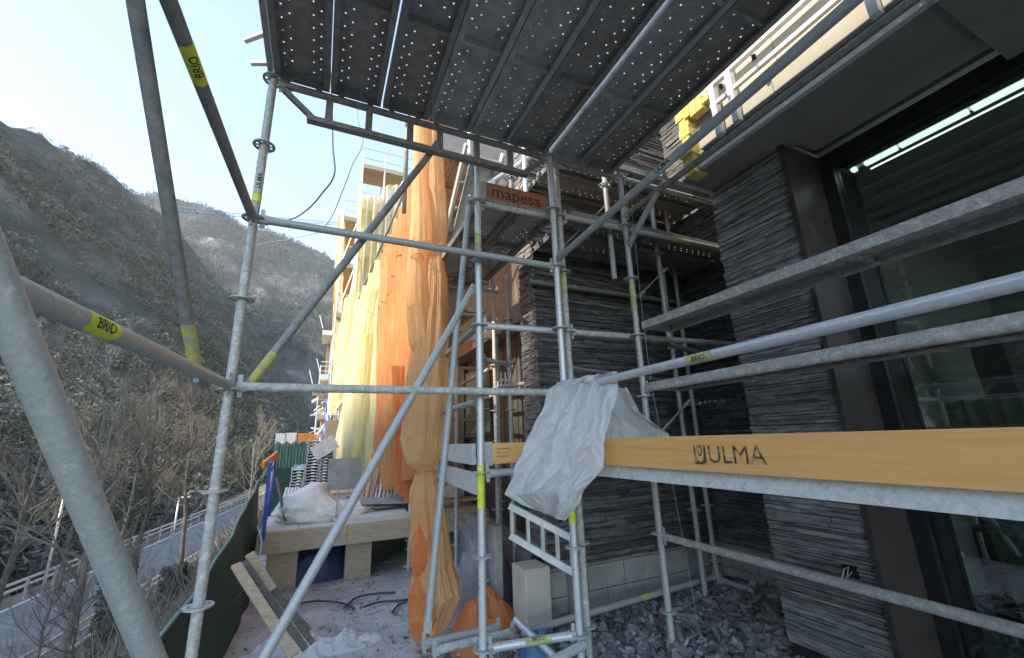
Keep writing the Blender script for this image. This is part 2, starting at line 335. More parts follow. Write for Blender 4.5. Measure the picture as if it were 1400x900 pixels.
def brace(a, b, label, m='galv', r=TR, flat=True, group='diagonal scaffold braces'):
    a = Vector(a); b = Vector(b); d = (b - a).normalized(); t = thing('scaffold_brace', a, label, 'scaffold brace', group)
    MB().tube(a + d * .05, b - d * .05, r, 24).build('tube', M[m], t, smooth=True, auto=50)
    if flat:
        for p, s_ in ((a, 1), (b, -1)):
            e = MB().bar(p - d * .02 * s_, p + d * .07 * s_, .05 if r > .02 else .03, .012, up=(0, 1, 0)); e.tube(p + Vector((0, -.02, 0)), p + Vector((0, .02, 0)), .012, 10)
            e.build('flattened_end', M[m], t)
    return t

# perforated steel plank: local x across, y along, top at z=0
def plank_mesh(wd, ln, depth=.065, ribs=(), name='plank'):
    b = MB(); cell = .0415; nx = int((wd - .05) / cell); ny = int((ln - .08) / cell)
    x0 = -nx * cell / 2; y0 = -ny * cell / 2; t = -.003; hr = .0062
    skipc = (nx // 2,) if nx % 2 else (nx // 2 - 1, nx // 2)
    octo = [(math.cos(math.pi / 4 * k + math.pi / 8 * 0), math.sin(math.pi / 4 * k)) for k in range(8)]
    sq = [(1, 0), (1, 1), (0, 1), (-1, 1), (-1, 0), (-1, -1), (0, -1), (1, -1)]
    for j in range(ny):
        for i in range(nx):
            cx = x0 + (i + .5) * cell; cy = y0 + (j + .5) * cell; h = cell / 2
            yc = any(abs(cy - ry) < cell for ry in ribs)
            if i in skipc or yc or ((i * 3 + j) % 2 == 0 and True) :
                b.add([(cx - h, cy - h, t), (cx + h, cy - h, t), (cx + h, cy + h, t), (cx - h, cy + h, t)], [(0, 1, 2, 3)])
            else:
                o = [(cx + c * hr, cy + s_ * hr, t) for c, s_ in octo]; q = [(cx + a * h, cy + c * h, t) for a, c in sq]; lo = [(p[0], p[1], t + .004) for p in o]
                b.add(o + q + lo, [(k, 8 + k, 8 + (k + 1) % 8, (k + 1) % 8) for k in range(8)] + [(16 + k, k, (k + 1) % 8, 16 + (k + 1) % 8) for k in range(8)])
    X = nx * cell / 2; Y = ny * cell / 2; hw = wd / 2; hl = ln / 2
    for sx in (-1, 1): b.box(sx * X, sx * hw, -hl, hl, t - .001, t + .001)
    for sy in (-1, 1): b.box(-X, X, sy * Y, sy * hl, t - .001, t + .001)
    mi = 1
    for sx in (-1, 1):
        b.box(sx * hw, sx * (hw - .003), -hl, hl, -depth, t, mi)
        b.box(sx * (hw - .003), sx * (hw - .036), -hl, hl, -depth, -depth + .003, mi)
        b.box(sx * (hw - .033), sx * (hw - .036), -hl, hl, -depth + .003, -depth + .016, mi)
    for ry in ribs: b.box(-hw + .003, hw - .003, ry - .003, ry + .003, -.045, t - .001, mi); b.box(-hw + .003, hw - .003, ry + .003, ry + .02, -.045, -.042, mi)
    for sy in (-1, 1): b.box(-hw + .003, hw - .003, sy * (hl - .004), sy * hl, -depth, t - .001, mi)
    me = bpy.data.meshes.new(name); me.from_pydata(b.v, [], b.f); me.polygons.foreach_set('material_index', b.m); me.update(); return me
def plank(me, loc, rz, label, mats, group, hooks=None, ln=3.0, wd=.32):
    t = thing('scaffold_plank', loc, label, 'scaffold plank', group)
    me2 = me.copy() if me.materials and me.materials[0] != mats[0] else me
    if me2 is not me: me2.materials.clear()
    if not me2.materials:
        for m_ in mats: me2.materials.append(m_)
    o = bpy.data.objects.new('perforated_deck', me2); COL.objects.link(o); o.parent = t; ORG[o.name] = Vector((0, 0, 0))
    for sy in (-1, 1):
        for sx in (-.3, .3):
            h = MB().box(sx * wd - .02, sx * wd + .02, sy * (ln / 2), sy * (ln / 2 + .035), -.03, -.022); h.box(sx * wd - .02, sx * wd + .02, sy * (ln / 2 + .030), sy * (ln / 2 + .036), -.06, -.03); hk = h.build('hook', mats[1], None); hk.parent = t
    t.rotation_euler.z = rz
    return t
# ------------------------------------------------------------------ SETTING: terrain
def smooth(a, b, x): t = min(1, max(0, (x - a) / (b - a))); return t * t * (3 - 2 * t)
def fb(x, y, s, o=4): return noise.fractal(Vector((x * s, y * s, 3.7)), 1.0, 2.0, o)
def xr(y): return -13.6 + .125 * y if y < 70 else -4.85 + .05 * (y - 70)
ZR = [(-400, 10), (-100, 20), (0, 40), (150, 130), (300, 250), (500, 312), (560, 340), (650, 366), (755, 392), (947, 430), (1600, 470)]
def ridge(y):
    for (a, za), (b, zb) in zip(ZR, ZR[1:]):
        if y <= b: return za + (zb - za) * max(0, y - a) / (b - a)
    return ZR[-1][1]
SHADE_SPUR_Z = 82.2  # crest of an added spur out of view that keeps sun off the terrace
def HT(x, y):
    e = -.72 - .02 * max(0, y - 6)
    if x > e: return -1.62
    xc = xr(y); near = xc + 3.6; far = xc - 3.6
    if x > near:
        t = (e - x) / max(.5, e - near); return -1.62 - 5.43 * (t ** .85) + .22 * fb(x, y, .6)
    if x > far: return -7.05
    d = far - x
    z = -7.05 - 3.2 * smooth(0, 8, d) + 3.5 * smooth(10, 22, d)
    if d > 16:
        D = -300 - far; rz_ = ridge(y); t = (d - 16) / (-D - 16)
        if t < 1: z += (rz_ + 6.7) * (t ** .92)
        else: z = rz_ - (t - 1) * 120
        amp = min(1, (d - 16) / 60); z += amp * (14 * fb(x, y, .009, 6) + 5 * fb(x + 50, y, .035, 4)) * (1 if t < 1.1 else .6)
        # gullies and rock ribs running down the slope
        z += amp * 10 * (abs(noise.noise(Vector((y * .012, x * .003, 8)))) - .25)
    if y < 110 and x < -60:
        pk_ = SHADE_SPUR_Z - 3.0 * max(0, -30 - y) if y < -8 else SHADE_SPUR_Z - .8 * (y + 8) if y < 8 else SHADE_SPUR_Z - 12.8 if y < 60 else SHADE_SPUR_Z - 12.8 - (y - 60)
        pk_ -= 2.6 * smooth(-16.9, -15.4, y)  # crest of the added spur dips here so sun reaches the nets
        z = max(z, pk_ - 1.25 * abs(x + 110) + .3 * fb(x, y, .1, 3))
    return z
def grid_mesh(name, xs, ys, fn, material):
    vs_ = [(x, y, fn(x, y)) for y in ys for x in xs]; nx = len(xs)
    fs = [(j * nx + i, j * nx + i + 1, (j + 1) * nx + i + 1, (j + 1) * nx + i) for j in range(len(ys) - 1) for i in range(nx - 1)]
    me = bpy.data.meshes.new(name); me.from_pydata(vs_, [], fs); me.polygons.foreach_set('use_smooth', [True] * len(fs))
    for m_ in (material if isinstance(material, list) else [material]): me.materials.append(m_)
    o = bpy.data.objects.new(name, me); COL.objects.link(o); me.update(); return o
def geo(a, b, n, p=1.0): return [a + (b - a) * (i / n) ** p for i in range(n + 1)]
xs = sorted(set([round(v, 3) for v in geo(-20, -520, 130, 1.35)] + [round(v, 3) for v in geo(-.7, -20, 50)] + [3, 40, 400] + [-104, -106, -108, -109, -110, -111, -112, -114]))
ys = sorted(set([round(v, 2) for v in geo(-400, -50, 20)] + [round(v, 2) for v in geo(-50, -20, 16)] + [round(v, 2) for v in geo(-20, 0, 26)] + [round(v, 2) for v in geo(0, 1700, 210, 1.9)]))
g = grid_mesh('hills', xs, ys, HT, [M['hill'], M['bank']]); tag(g, kind='structure')
for p in g.data.polygons:
    if p.center.x > -30 and p.center.y < 150: p.material_index = 1
# far mountain closing the valley
FR = [(-1500, 700), (-797, 1034), (-657, 1066), (-497, 1020), (-353, 960), (-175, 915), (33, 839), (420, 640), (1200, 420)]
def far_h(x, y):
    for (a, za), (b, zb) in zip(FR, FR[1:]):
        if x <= b: r_ = za + (zb - za) * (x - a) / (b - a); break
    t = max(0, min(1, (y - 900) / 1100)); z = -30 + (r_ + 30) * t ** 1.0
    if y > 2000: z = r_ - (y - 2000) * .7
    k = min(1, t * 3); z += k * (55 * fb(x, y, .0028, 6) * (1 - .6 * smooth(1800, 2000, y)) + 16 * fb(x, y, .012, 5)); z += k * 70 * (abs(noise.noise(Vector((x * .004, y * .0012, 2)))) - .25)
    return z
fo = grid_mesh('far_hills', geo(-1500, 1200, 150), geo(900, 2300, 110), far_h, M['hill_far']); tag(fo, kind='structure')

# terrace and road
ter = MB(); xs2 = geo(-.78, 6, 60); ys2 = geo(-3, 40, 150, 1.6)
ter.grid([[(x, y, -1.56 + .025 * fb(x, y, 1.3) + .012 * fb(x, y, 6) + (.05 * smooth(1.0, 2.2, x) * (1 - smooth(4, 5, y)))) for x in xs2] for y in ys2])
tag(ter.build('ground', M['dust'], smooth=True), kind='structure')
rd = MB(); rd.grid([[(xr(y) + dx, y, -7.0) for dx in (-3.1, 3.1)] for y in geo(-20, 140, 60)]); tag(rd.build('road', M['asphalt']), kind='structure')
for off in (-2.9, 2.9): 
    q = MB(); q.grid([[(xr(y) + off + dx, y, -6.992) for dx in (-.07, .07)] for y in geo(-20, 140, 60)]); tag(q.build('road_marking', M['white_paint']), kind='structure')
pk = MB(); pts = [(xr(20) - 3 - 3.3 * math.cos(a), 24 + 7 * math.sin(a), -6.98) for a in geo(0, 2 * math.pi, 24)]
# guard rails and lamps along the road
for off, lb in ((-3.3, 'steel guard rail on the far side of the road below'), (3.35, 'steel guard rail on the near side of the road below')):
    t = thing('guard_rail', (xr(20) + off, 20, -7), lb, 'guard rail', 'guard rails along the road')
    q = MB(); q2 = MB(); yy = geo(14, 90, 38)
    for a, b in zip(yy, yy[1:]):
        for z in (-6.35, -6.05): q.bar((xr(a) + off, a, z), (xr(b) + off, b, z), .06, .12)
        MB().box(xr(a) + off - .05, xr(a) + off + .05, a - .05, a + .05, -7.05, -6.0).build('post', M['galv'], t)
    q.build('rail', M['galv_light'], t)
for (lx, ly, hh, lb) in ((W(237, 730, Y=40).x, 40, 3.6, 'street lamp beside the road, the farther of the two'), (W(60, 800, Y=30).x, 30, 5.2, 'street lamp at the roadside, the nearer of the two')):
    t = thing('street_lamp', (lx, ly, -7), lb, 'street lamp', 'street lamps by the road')
    MB().tube((lx, ly, -7), (lx, ly, -7 + hh), .07, 10, .05).build('pole', M['galv_light'], t, smooth=True)
    MB().box(lx - .1, lx + .65, ly - .12, ly + .12, -7 + hh, -6.9 + hh).build('lamp_head', M['alu'], t)

# ------------------------------------------------------------------ vegetation
def clump_cloud(name, pts, material, nleaf, seed, label=None):
    """pts: (x,y,z,h,r,kind) -> one mesh of ragged crowns; kind 0 round, 1 conical"""
    g_ = np.random.default_rng(seed); P_ = np.array(pts, dtype=np.float64); n = len(P_)
    u = g_.random((n, nleaf)); a = g_.random((n, nleaf)) * 2 * np.pi
    con = P_[:, 5:6]
    rad = np.where(con > .5, (1 - u) * 1.0 + .06, np.sqrt(np.clip(1 - (2 * u - .9) ** 2, .05, 1))) * (.55 + .5 * g_.random((n, nleaf)))
    c = np.stack([P_[:, 0:1] + rad * P_[:, 4:5] * np.cos(a), P_[:, 1:2] + rad * P_[:, 4:5] * np.sin(a), P_[:, 2:3] + (.08 + .92 * u) * P_[:, 3:4]], -1)
    s_ = P_[:, 4:5, None] * (.13 if nleaf > 100 else .24 if nleaf > 30 else .55) * (.6 + .8 * g_.random((n, nleaf, 1)))
    tri = g_.normal(size=(n, nleaf, 3, 3)); tri /= np.linalg.norm(tri, axis=-1, keepdims=True)
    V = (c[:, :, None, :] + tri * s_[..., None]).reshape(-1, 3)
    me = bpy.data.meshes.new(name); nv = len(V); nf = nv // 3
    me.vertices.add(nv); me.vertices.foreach_set('co', V.astype(np.float32).ravel())
    me.loops.add(nv); me.loops.foreach_set('vertex_index', np.arange(nv, dtype=np.int32))
    me.polygons.add(nf); me.polygons.foreach_set('loop_start', np.arange(0, nv, 3, dtype=np.int32)); me.polygons.foreach_set('loop_total', np.full(nf, 3, dtype=np.int32))
    me.materials.append(material); me.update(calc_edges=True); me.validate()
    o = bpy.data.objects.new(name, me); COL.objects.link(o)
    return o
rr = random.Random(3)
sets = {'scrub1': [], 'scrub2': [], 'scrub3': [], 'conifer': []}
n = 0
while n < 34000:
    y = 25 + 1250 * rr.random() ** 1.5; x = -16 - 310 * rr.random() ** 1.1
    ang = math.degrees(math.atan2(-x, y))
    if ang > 44 and rr.random() < .93: continue
    d = math.hypot(x, y)
    if x > xr(y) - 12: continue
    dens = noise.noise(Vector((x * .012, y * .009, 5))) + .5 * noise.noise(Vector((x * .04, y * .03, 1)))
    if rr.random() > .72 + 1.5 * dens and d > 60: continue
    n += 1
    z = HT(x, y); s_ = (1.8 + 5.2 * rr.random() ** 1.7) * (.7 + .6 * smooth(30, 400, d))
    t = rr.random()
    t += .5 * noise.noise(Vector((x * .02, y * .015, 9))); k = 'conifer' if t < .25 else 'scrub1' if t < .5 else 'scrub2' if t < .74 else 'scrub3'
    if k == 'conifer': sets[k].append((x, y, z - .5, s_ * 1.5, s_ * .36, 1))
    else: sets[k].append((x, y, z - .6, s_ * .95, s_ * .6, 0))
lb = {'scrub1': 'dark green scrub covering the shaded hillside', 'scrub2': 'olive scrub mixed over the hillside', 'scrub3': 'leafless brown bushes scattered over the hillside', 'conifer': 'dark conifers growing all over the hillside'}
for k, v in sets.items():
    near = [p for p in v if math.hypot(p[0], p[1]) < 170]; far_ = [p for p in v if math.hypot(p[0], p[1]) >= 170]
    a = clump_cloud('hillside_scrub' if k != 'conifer' else 'conifer_wood', far_, M[k], 46, 5); tag(a, lb[k] + ' in the distance', 'vegetation', kind='stuff')
    a = clump_cloud('hillside_scrub' if k != 'conifer' else 'conifer_wood', near, M[k], 330, 6); tag(a, lb[k] + ' just beyond the road', 'vegetation', kind='stuff')
fp = []
for i in range(34000):
    x = -900 + 1300 * rr.random(); y = 1000 + 1000 * rr.random() ** .6; s_ = 7 + 10 * rr.random() ** 2
    if noise.noise(Vector((x * .006, y * .004, 5))) + .35 < rr.random() * .8 - .1: continue
    fp.append((x, y, far_h(x, y) - 1, s_ * 1.5, s_ * .5, 1))
tag(clump_cloud('far_wood', fp, M['conifer'], 10, 8), 'dark trees dotted over the far mountain', 'vegetation', kind='stuff')

def twigs(mb, p, d, ln, r, depth, rg, spread=.55, mi=0):
    pts = [Vector(p)]; cur = Vector(p); dd = Vector(d).normalized(); k = 4
    for i in range(k):
        dd = (dd + Vector((rg.uniform(-1, 1), rg.uniform(-1, 1), rg.uniform(-.5, .9))) * .16).normalized(); cur = cur + dd * ln / k; pts.append(cur.copy())
    mb.path(pts, [r * (1 - .14 * i) for i in range(k + 1)], 5 if depth > 2 else 3, caps=False, mi=mi)
    if depth <= 0: return
    for i in range(rg.randint(3, 4)):
        t = rg.uniform(.35, 1); q = pts[min(k, int(t * k))]
        nd = (dd + Vector((rg.uniform(-1, 1), rg.uniform(-1, 1), rg.uniform(-.3, .8))) * spread * 1.5).normalized()
        twigs(mb, q, nd, ln * rg.uniform(.5, .75), r * .5, depth - 1, rg, spread, mi)
def bare_tree(x, y, h, r, seed, label, depth=4, lean=(0, 0), mk='bark', zb=None):
    rg = random.Random(seed); z = HT(x, y) if zb is None else zb
    t = thing('bare_tree', (x, y, z), label, 'tree', 'leafless trees below the terrace')
    tr = MB(); pts = [(x + lean[0] * i / 5 * h + rg.uniform(-.04, .04) * h * .3, y + lean[1] * i / 5 * h, z - .2 + h * i / 5) for i in range(6)]
    tr.path(pts, [r * (1 - .17 * i) for i in range(6)], 7, caps=False); tr.build('trunk', M[mk], t, smooth=True)
    cr = MB()
    for i in range(13):
        s_ = rg.uniform(.3, 1); q = Vector(pts[0]).lerp(Vector(pts[5]), s_); a = rg.uniform(0, 6.28)
        twigs(cr, q, (math.cos(a), math.sin(a), rg.uniform(.5, 1.6)), h * .34 * (1.25 - s_ * .6), r * .24, depth - 1, rg, .45)
    cr.build('crown', M[mk], t)
    return t
TS = [(30, 700, 17, 9.5, .16, 'dark bare tree at the left edge over the road'), (110, 660, 13, 8.5, .13, 'bare tree with pale twig tips left of the big sloping tube'),
      (190, 640, 15, 9.5, .13, 'tall thin bare tree just left of the left scaffold post'), (245, 620, 22, 9.0, .12, 'thin bare tree rising behind the left scaffold post'),
      (70, 830, 10, 5.0, .09, 'small bare tree over the pale bend of the road'), (20, 800, 9, 5.5, .10, 'low bare tree in the bottom left corner'),
      (150, 700, 26, 9, .14, 'grey bare tree standing farther off beyond the road'), (215, 740, 12, 5, .07, 'slim bare sapling in front of the ivy stump'),
      (330, 600, 30, 9.5, .13, 'pale bare tree right of the left scaffold post'), (5, 620, 27, 11, .17, 'large bare tree behind the left edge'), (85, 600, 33, 11, .16, 'bare tree on the foot of the hill, left of centre'), (290, 640, 36, 9, .12, 'bare tree seen past the left scaffold post'),
      (180, 800, 8, 4.2, .06, 'young bare tree close below the terrace'), (130, 880, 7, 3.4, .05, 'low leafless shrub at the bottom, left of the sloping tube')]
TOP = [540, 510, 575, 560, 800, 700, 600, 655, 585, 590, 600, 600, 720, 810]
for i, (px, py, Y, h, r, l_) in enumerate(TS):
    if i in (0, 5, 7, 11): continue
    p = W(px, 780, Y=Y); z = HT(p.x, p.y); h = max(1.6, W(px, TOP[i], Y=Y).z - z); r = r * min(1, .35 + h / 14)
    bare_tree(p.x, p.y, h, r, 20 + i, l_, depth=5 if Y < 20 else 4, lean=(rr.uniform(-.06, .06), rr.uniform(-.05, .05)), mk='bark_pale' if i in (1, 8, 4, 12) else 'bark')
# ivy clad stumps
for (px, Y, h, l_) in ((150, 12, 3.0, 'thick ivy clad stump left of the sloping tube'), (234, 11, 2.6, 'ivy clad stump between the sloping tube and the left post')):
    p = W(px, 830, Y=Y); z = HT(p.x, p.y); zt = W(px, 775, Y=Y).z; t = thing('ivy_stump', (p.x, p.y, z), l_, 'tree stump', 'ivy clad stumps on the bank')
    MB().path([(p.x, p.y, z - .2), (p.x + .03, p.y, (z + zt) / 2), (p.x, p.y, zt)], [.17, .14, .12], 10).build('trunk', M['bark'], t, smooth=True)
    q = MB()
    for i in range(1500):
        a = rr.uniform(0, 6.28); zz = rr.uniform(z, zt); rr_ = .13 + .12 * rr.random(); c = Vector((p.x + rr_ * math.cos(a), p.y + rr_ * math.sin(a), zz)); e = [Vector((rr.gauss(0, 1), rr.gauss(0, 1), rr.gauss(0, 1))).normalized() * .045 for _ in range(3)]
        q.add([c + v for v in e], [(0, 1, 2)])
    q.build('ivy', M['ivy'], t)
# undergrowth on the bank below the terrace and wood floor, thin stems and leaf litter
q = MB(); q2 = MB()
for i in range(15000):
    y = 2.5 + 42 * rr.random() ** 1.4; e = -.9 - .02 * max(0, y - 6); x = e - rr.random() ** 1.3 * (e - (xr(y) + 3.6))
    z = HT(x, y); h = rr.uniform(.15, .75); 
    if i % 3 == 0:
        d = Vector((rr.gauss(0, .35), rr.gauss(0, .35), 1)); m_ = Vector((x, y, z)) + d * h * .6
        q.path([(x, y, z), m_, m_ + (d + Vector((rr.gauss(0, .5), rr.gauss(0, .5), 0))) * h * .6], [.007, .005, .002], 3, caps=False)
    else:
        c = Vector((x, y, z + rr.random() ** 2 * .35)); q2.add([c + Vector((rr.gauss(0, 1), rr.gauss(0, 1), rr.gauss(0, .5))).normalized() * .05 for _ in range(3)], [(0, 1, 2)])
tag(q.build('undergrowth', M['bark_pale']), 'thin leafless stems on the bank below the terrace', 'undergrowth', kind='stuff')
tag(q2.build('leaf_litter', M['litter']), 'brown fallen leaves on the bank below the terrace', 'leaf litter', kind='stuff')
# tangle of twigs beyond the road
q = MB()
for i in range(110):
    y = 20 + 45 * rr.random(); x = xr(y) - 4 - 22 * rr.random() ** 1.2
    twigs(q, (x, y, HT(x, y)), (rr.gauss(0, .5), rr.gauss(0, .5), 1), rr.uniform(.8, 1.8), .018, 3, rr, .7)
tag(q.build('bare_thicket', M['bark']), 'tangled leafless thicket on the far side of the road', 'thicket', kind='stuff')

# ------------------------------------------------------------------ BUILDING
def slate(mb, org, u, n_, width, z0, z1, seed, hmin=.014, hmax=.036, lmin=.08, lmax=.6, dep=(.002, .022)):
    rg = random.Random(seed); u = Vector(u); n_ = Vector(n_); o = Vector(org); z = z0
    while z < z1 - .005:
        h = min(rg.uniform(hmin, hmax), z1 - z); s_ = -rg.uniform(0, .1)
        while s_ < width:
            l = rg.uniform(lmin, lmax); a = max(0, s_); b = min(width, s_ + l)
            if b - a > .02:
                d0 = rg.uniform(*dep); d1 = d0 + rg.uniform(-.004, .004); zz = [z + rg.uniform(0, .0035), z + h - rg.uniform(.0005, .005)]
                tl = rg.uniform(-.003, .003); ja = rg.uniform(-.006, .006) if a == 0 else .0015; jb = rg.uniform(-.006, .006) if b >= width else -.0015
                P = []
                for (ss, dd) in ((a + ja, d0), ((a + b) / 2, (d0 + d1) / 2 + rg.uniform(-.003, .003)), (b + jb, d1)):
                    for zi, k in ((zz[0], 0), (zz[1], 1)):
                        P.append(o + u * ss + n_ * (dd + (rg.uniform(-.002, .002))) + Vector((0, 0, zi + tl * (1 if ss > a else -1) * .5 - o.z)))
                    for zi in zz: P.append(o + u * ss + n_ * -.012 + Vector((0, 0, zi - o.z)))
                # index: 0 lo-front 1 hi-front 2 lo-back 3 hi-back, per station
                F = []
                for q_ in (0, 4):
                    F += [(q_, q_ + 4, q_ + 5, q_ + 1), (q_ + 1, q_ + 5, q_ + 7, q_ + 3), (q_ + 2, q_ + 6, q_ + 4, q_)]
                F += [(0, 1, 3, 2), (8, 10, 11, 9)]
                mb.add(P, F)
            s_ += l
        z += h
hotel = thing('stone_building', (2.9, 1.5, -1.55), 'dark slate clad building with large window and pale balcony edge along the right side', 'building')
def part(name, mb, m, parent=hotel, **k): return mb.build(name, M[m] if isinstance(m, str) else m, parent, **k)
ZG = -1.6
# near pillar, X = 2.9 face (Y 1.52..2.13)
q = MB().box(2.93, 3.88, 1.53, 2.13, ZG, 2.0); pil = part('pillar', q, 'slate_back')
q = MB(); slate(q, (2.925, 2.145, 0), (0, -1, 0), (-1, 0, 0), .61, -1.33, -.845, 11); slate(q, (2.925, 2.145, 0), (0, -1, 0), (-1, 0, 0), .61, -.775, 1.995, 1)
slate(q, (2.925, 2.145, 0), (0, -1, 0), (-1, 0, 0), .425, -.845, -.775, 12); slate(q, (2.925, 1.63, 0), (0, -1, 0), (-1, 0, 0), .095, -.845, -.775, 13)
slate(q, (2.94, 2.145, 0), (1, 0, 0), (0, 1, 0), .94, -1.33, 1.995, 2)
part('slate_cladding', q, 'slate', pil)
q = MB(); q.path([W(1150, 795, X=2.86), W(1154, 778, X=2.9), W(1160, 775, X=2.91), W(1158, 790, X=2.88), W(1165, 782, X=2.93)], .003, 6)
part('loose_wire', q, 'galv_light', pil)
# recess: return wall X = 3.9 and back wall Y = 3.45, narrow left return X = 1.83
q = MB().box(3.93, 4.2, 2.13, 3.7, -1.1, 4.6).box(1.86, 3.93, 3.48, 3.75, -1.08, 4.6); rec = part('recess_wall', q, 'slate_back')
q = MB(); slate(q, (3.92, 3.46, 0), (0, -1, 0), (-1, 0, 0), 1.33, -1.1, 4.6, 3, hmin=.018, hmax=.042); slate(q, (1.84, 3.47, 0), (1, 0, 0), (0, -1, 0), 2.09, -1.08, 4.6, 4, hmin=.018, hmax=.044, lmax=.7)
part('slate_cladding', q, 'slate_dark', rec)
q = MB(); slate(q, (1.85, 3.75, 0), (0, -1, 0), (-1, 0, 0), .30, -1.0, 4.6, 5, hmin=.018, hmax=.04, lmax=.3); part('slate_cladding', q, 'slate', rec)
bw = MB()
def blocks(mb, org, u, n_, width, z0, z1):
    z = z0; k = 0
    while z < z1 - .02:
        s_ = -.2 * (k % 2)
        while s_ < width:
            a = max(0, s_) + .004; b = min(width, s_ + .4) - .004
            if b > a + .02:
                c = Vector(org) + Vector(u) * (a + b) / 2 + Vector((0, 0, z + .1)); m_ = Matrix((Vector(u), Vector(n_), (0, 0, 1))).transposed().to_4x4(); m_.translation = c
                mb.boxm(m_, b - a, .03, min(.2, z1 - z) - .008)
            s_ += .4
        z += .2; k += 1
blocks(bw, (3.925, 3.46, 0), (0, -1, 0), (-1, 0, 0), 1.33, -1.72, -1.1); blocks(bw, (1.86, 3.48, 0), (1, 0, 0), (0, -1, 0), 2.08, -1.70, -1.09)
part('block_base', bw, 'concrete', rec)
mo = MB().box(3.93, 4.15, 2.14, 3.7, -1.8, -1.1).box(1.87, 3.93, 3.49, 3.7, -1.8, -1.08); part('mortar_wall', mo, 'concrete', rec)
# window: reveal, frame, glass
q = MB().box(2.93, 3.30, 1.505, 1.527, -1.3, 1.998).box(2.885, 2.93, 1.500, 1.53, -1.5, 1.998); rv = part('steel_reveal', q, 'brown')
win = part('window_frame', MB().box(3.30, 3.40, 1.42, 1.51, -1.34, 1.99).box(3.30, 3.40, -2.2, 1.42, 1.87, 1.99).box(3.29, 3.42, -2.2, 1.42, -1.38, -1.28), 'frame')
part('glass_pane', MB().box(3.345, 3.357, -2.2, 1.42, -1.28, 1.87), 'glass', win)
part('sill', MB().box(2.95, 3.29, -2.2, 1.50, -1.52, -1.42), 'alu')
part('floor_edge', MB().box(2.9, 3.5, -2.2, 1.5, -1.75, -1.525), 'concrete')
# room behind the glass
rm = MB().box(3.42, 7.4, -2.3, 2.02, -1.4, -1.3).box(7.3, 7.4, -2.3, 2.02, -1.3, 2.1).box(3.42, 7.3, 1.96, 2.02, -1.3, 2.1).box(3.42, 7.4, -2.3, 2.02, 2.1, 2.14).box(3.42, 3.5, 1.56, 1.96, -1.3, 2.1)
part('room', rm, 'room')
rows = []
for k in range(2):
    rows.append([(3.62 + .05 * math.sin(i * .9) + .02 * math.sin(i * .37), 1.23 - i * .011 + k * .10, (-1.25, .15)[k]) for i in range(120)])
part('curtain', MB().grid(rows), 'curtain', smooth=True)
q = MB().box(4.3, 4.5, .4, 1.6, -1.3, -.7).box(5.5, 6.2, 1.2, 1.9, -1.3, -.35).box(5.2, 5.5, 1.4, 1.6, -1.3, .9)
part('stored_furniture', q, 'panel_grey')
t = thing('reflection_strip', (3.75, .9, 2.0), 'row of added glowing bars behind the window glass, standing in for reflected strips', 'reflection strip')  # added glowing bars, in place of bright strips mirrored in the glass
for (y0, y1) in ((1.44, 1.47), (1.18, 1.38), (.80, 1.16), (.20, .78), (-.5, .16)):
    MB().box(3.68, 3.72, y0, y1, 1.962, 1.984).build('reflection_bar', M['lamp'], t)
MB().box(3.76, 3.77, -.5, 1.38, 1.945, 1.955).build('reflection_edge', M['lamp'], t)
MB().box(3.67, 3.73, -.5, 1.48, 1.986, 2.03).build('bar_backing', M['alu'], t)
# soffit and slab edge
part('soffit', MB().box(2.585, 3.0, .52, 2.13, 2.002, 2.03).box(3.0, 3.30, .52, 1.5, 2.06, 2.09).box(3.0, 3.9, 1.5, 2.13, 2.003, 2.03), 'soffit')
part('soffit_beam', MB().box(2.50, 3.34, -2.2, .515, 1.93, 2.3), 'soffit')
part('trim', MB().box(2.545, 2.583, -2.2, 1.93, 1.995, 2.075), 'alu')
fa = MB()
for i in range(7): fa.box(2.56, 2.60, 1.90 - .6 * (i + 1) + .004, 1.90 - .6 * i, 2.15, 2.30)
part('fascia_panel', fa, 'cream')
part('shadow_gap', MB().box(2.60, 3.0, -2.2, 1.93, 2.075, 2.15), 'frame')
part('slab', MB().box(2.61, 3.9, -2.2, 2.10, 2.15, 2.75), 'concrete')
up = MB()
for i in range(9): up.box(2.575, 2.61, 1.70 - .45 * (i + 1) + .005, 1.70 - .45 * i, 2.305, 3.3)
part('upper_wall_panel', up, 'cream')
part('upper_wall', MB().box(2.62, 3.9, -2.2, 2.1, 2.76, 5.0), 'concrete')
fm = MB(); g2 = random.Random(5)
for i in range(9):
    z = 1.98 + i * .085; fm.box(2.50 + g2.uniform(0, .03), 2.66, 1.935 + g2.uniform(0, .02), 2.02 + g2.uniform(0, .035), z, z + .083)
for i in range(4): fm.box(2.50, 2.574, 1.72 + i * .06, 1.775 + i * .06, 2.42 + g2.uniform(0, .04), 2.50 + i * .04)
part('yellow_foam_edge', fm, 'foam')
# aluminium guard frame standing in front of the slab edge
t = thing('aluminium_guard_frame', (2.5, 1.2, 2.15), 'pale aluminium guard frame in front of the sunlit balcony edge', 'guard frame')
MB().box(2.49, 2.53, -1.5, 1.72, 2.52, 2.56).build('top_rail', M['alu'], t); MB().box(2.50, 2.53, -1.5, 1.72, 2.36, 2.39).build('middle_rail', M['alu'], t)
for y in (1.68, 1.54, .72, -.3): MB().box(2.485, 2.535, y - .022, y + .022, 2.10, 2.60).build('post', M['alu'], t)
q = MB(); 
for y in (1.60, 1.35): q.tube((2.50, y, 2.42), (2.40, y - .06, 2.36), .006, 8); q.tube((2.41, y - .055, 2.345), (2.39, y - .065, 2.375), .014, 8)
q.build('clamp', M['frame'], t)
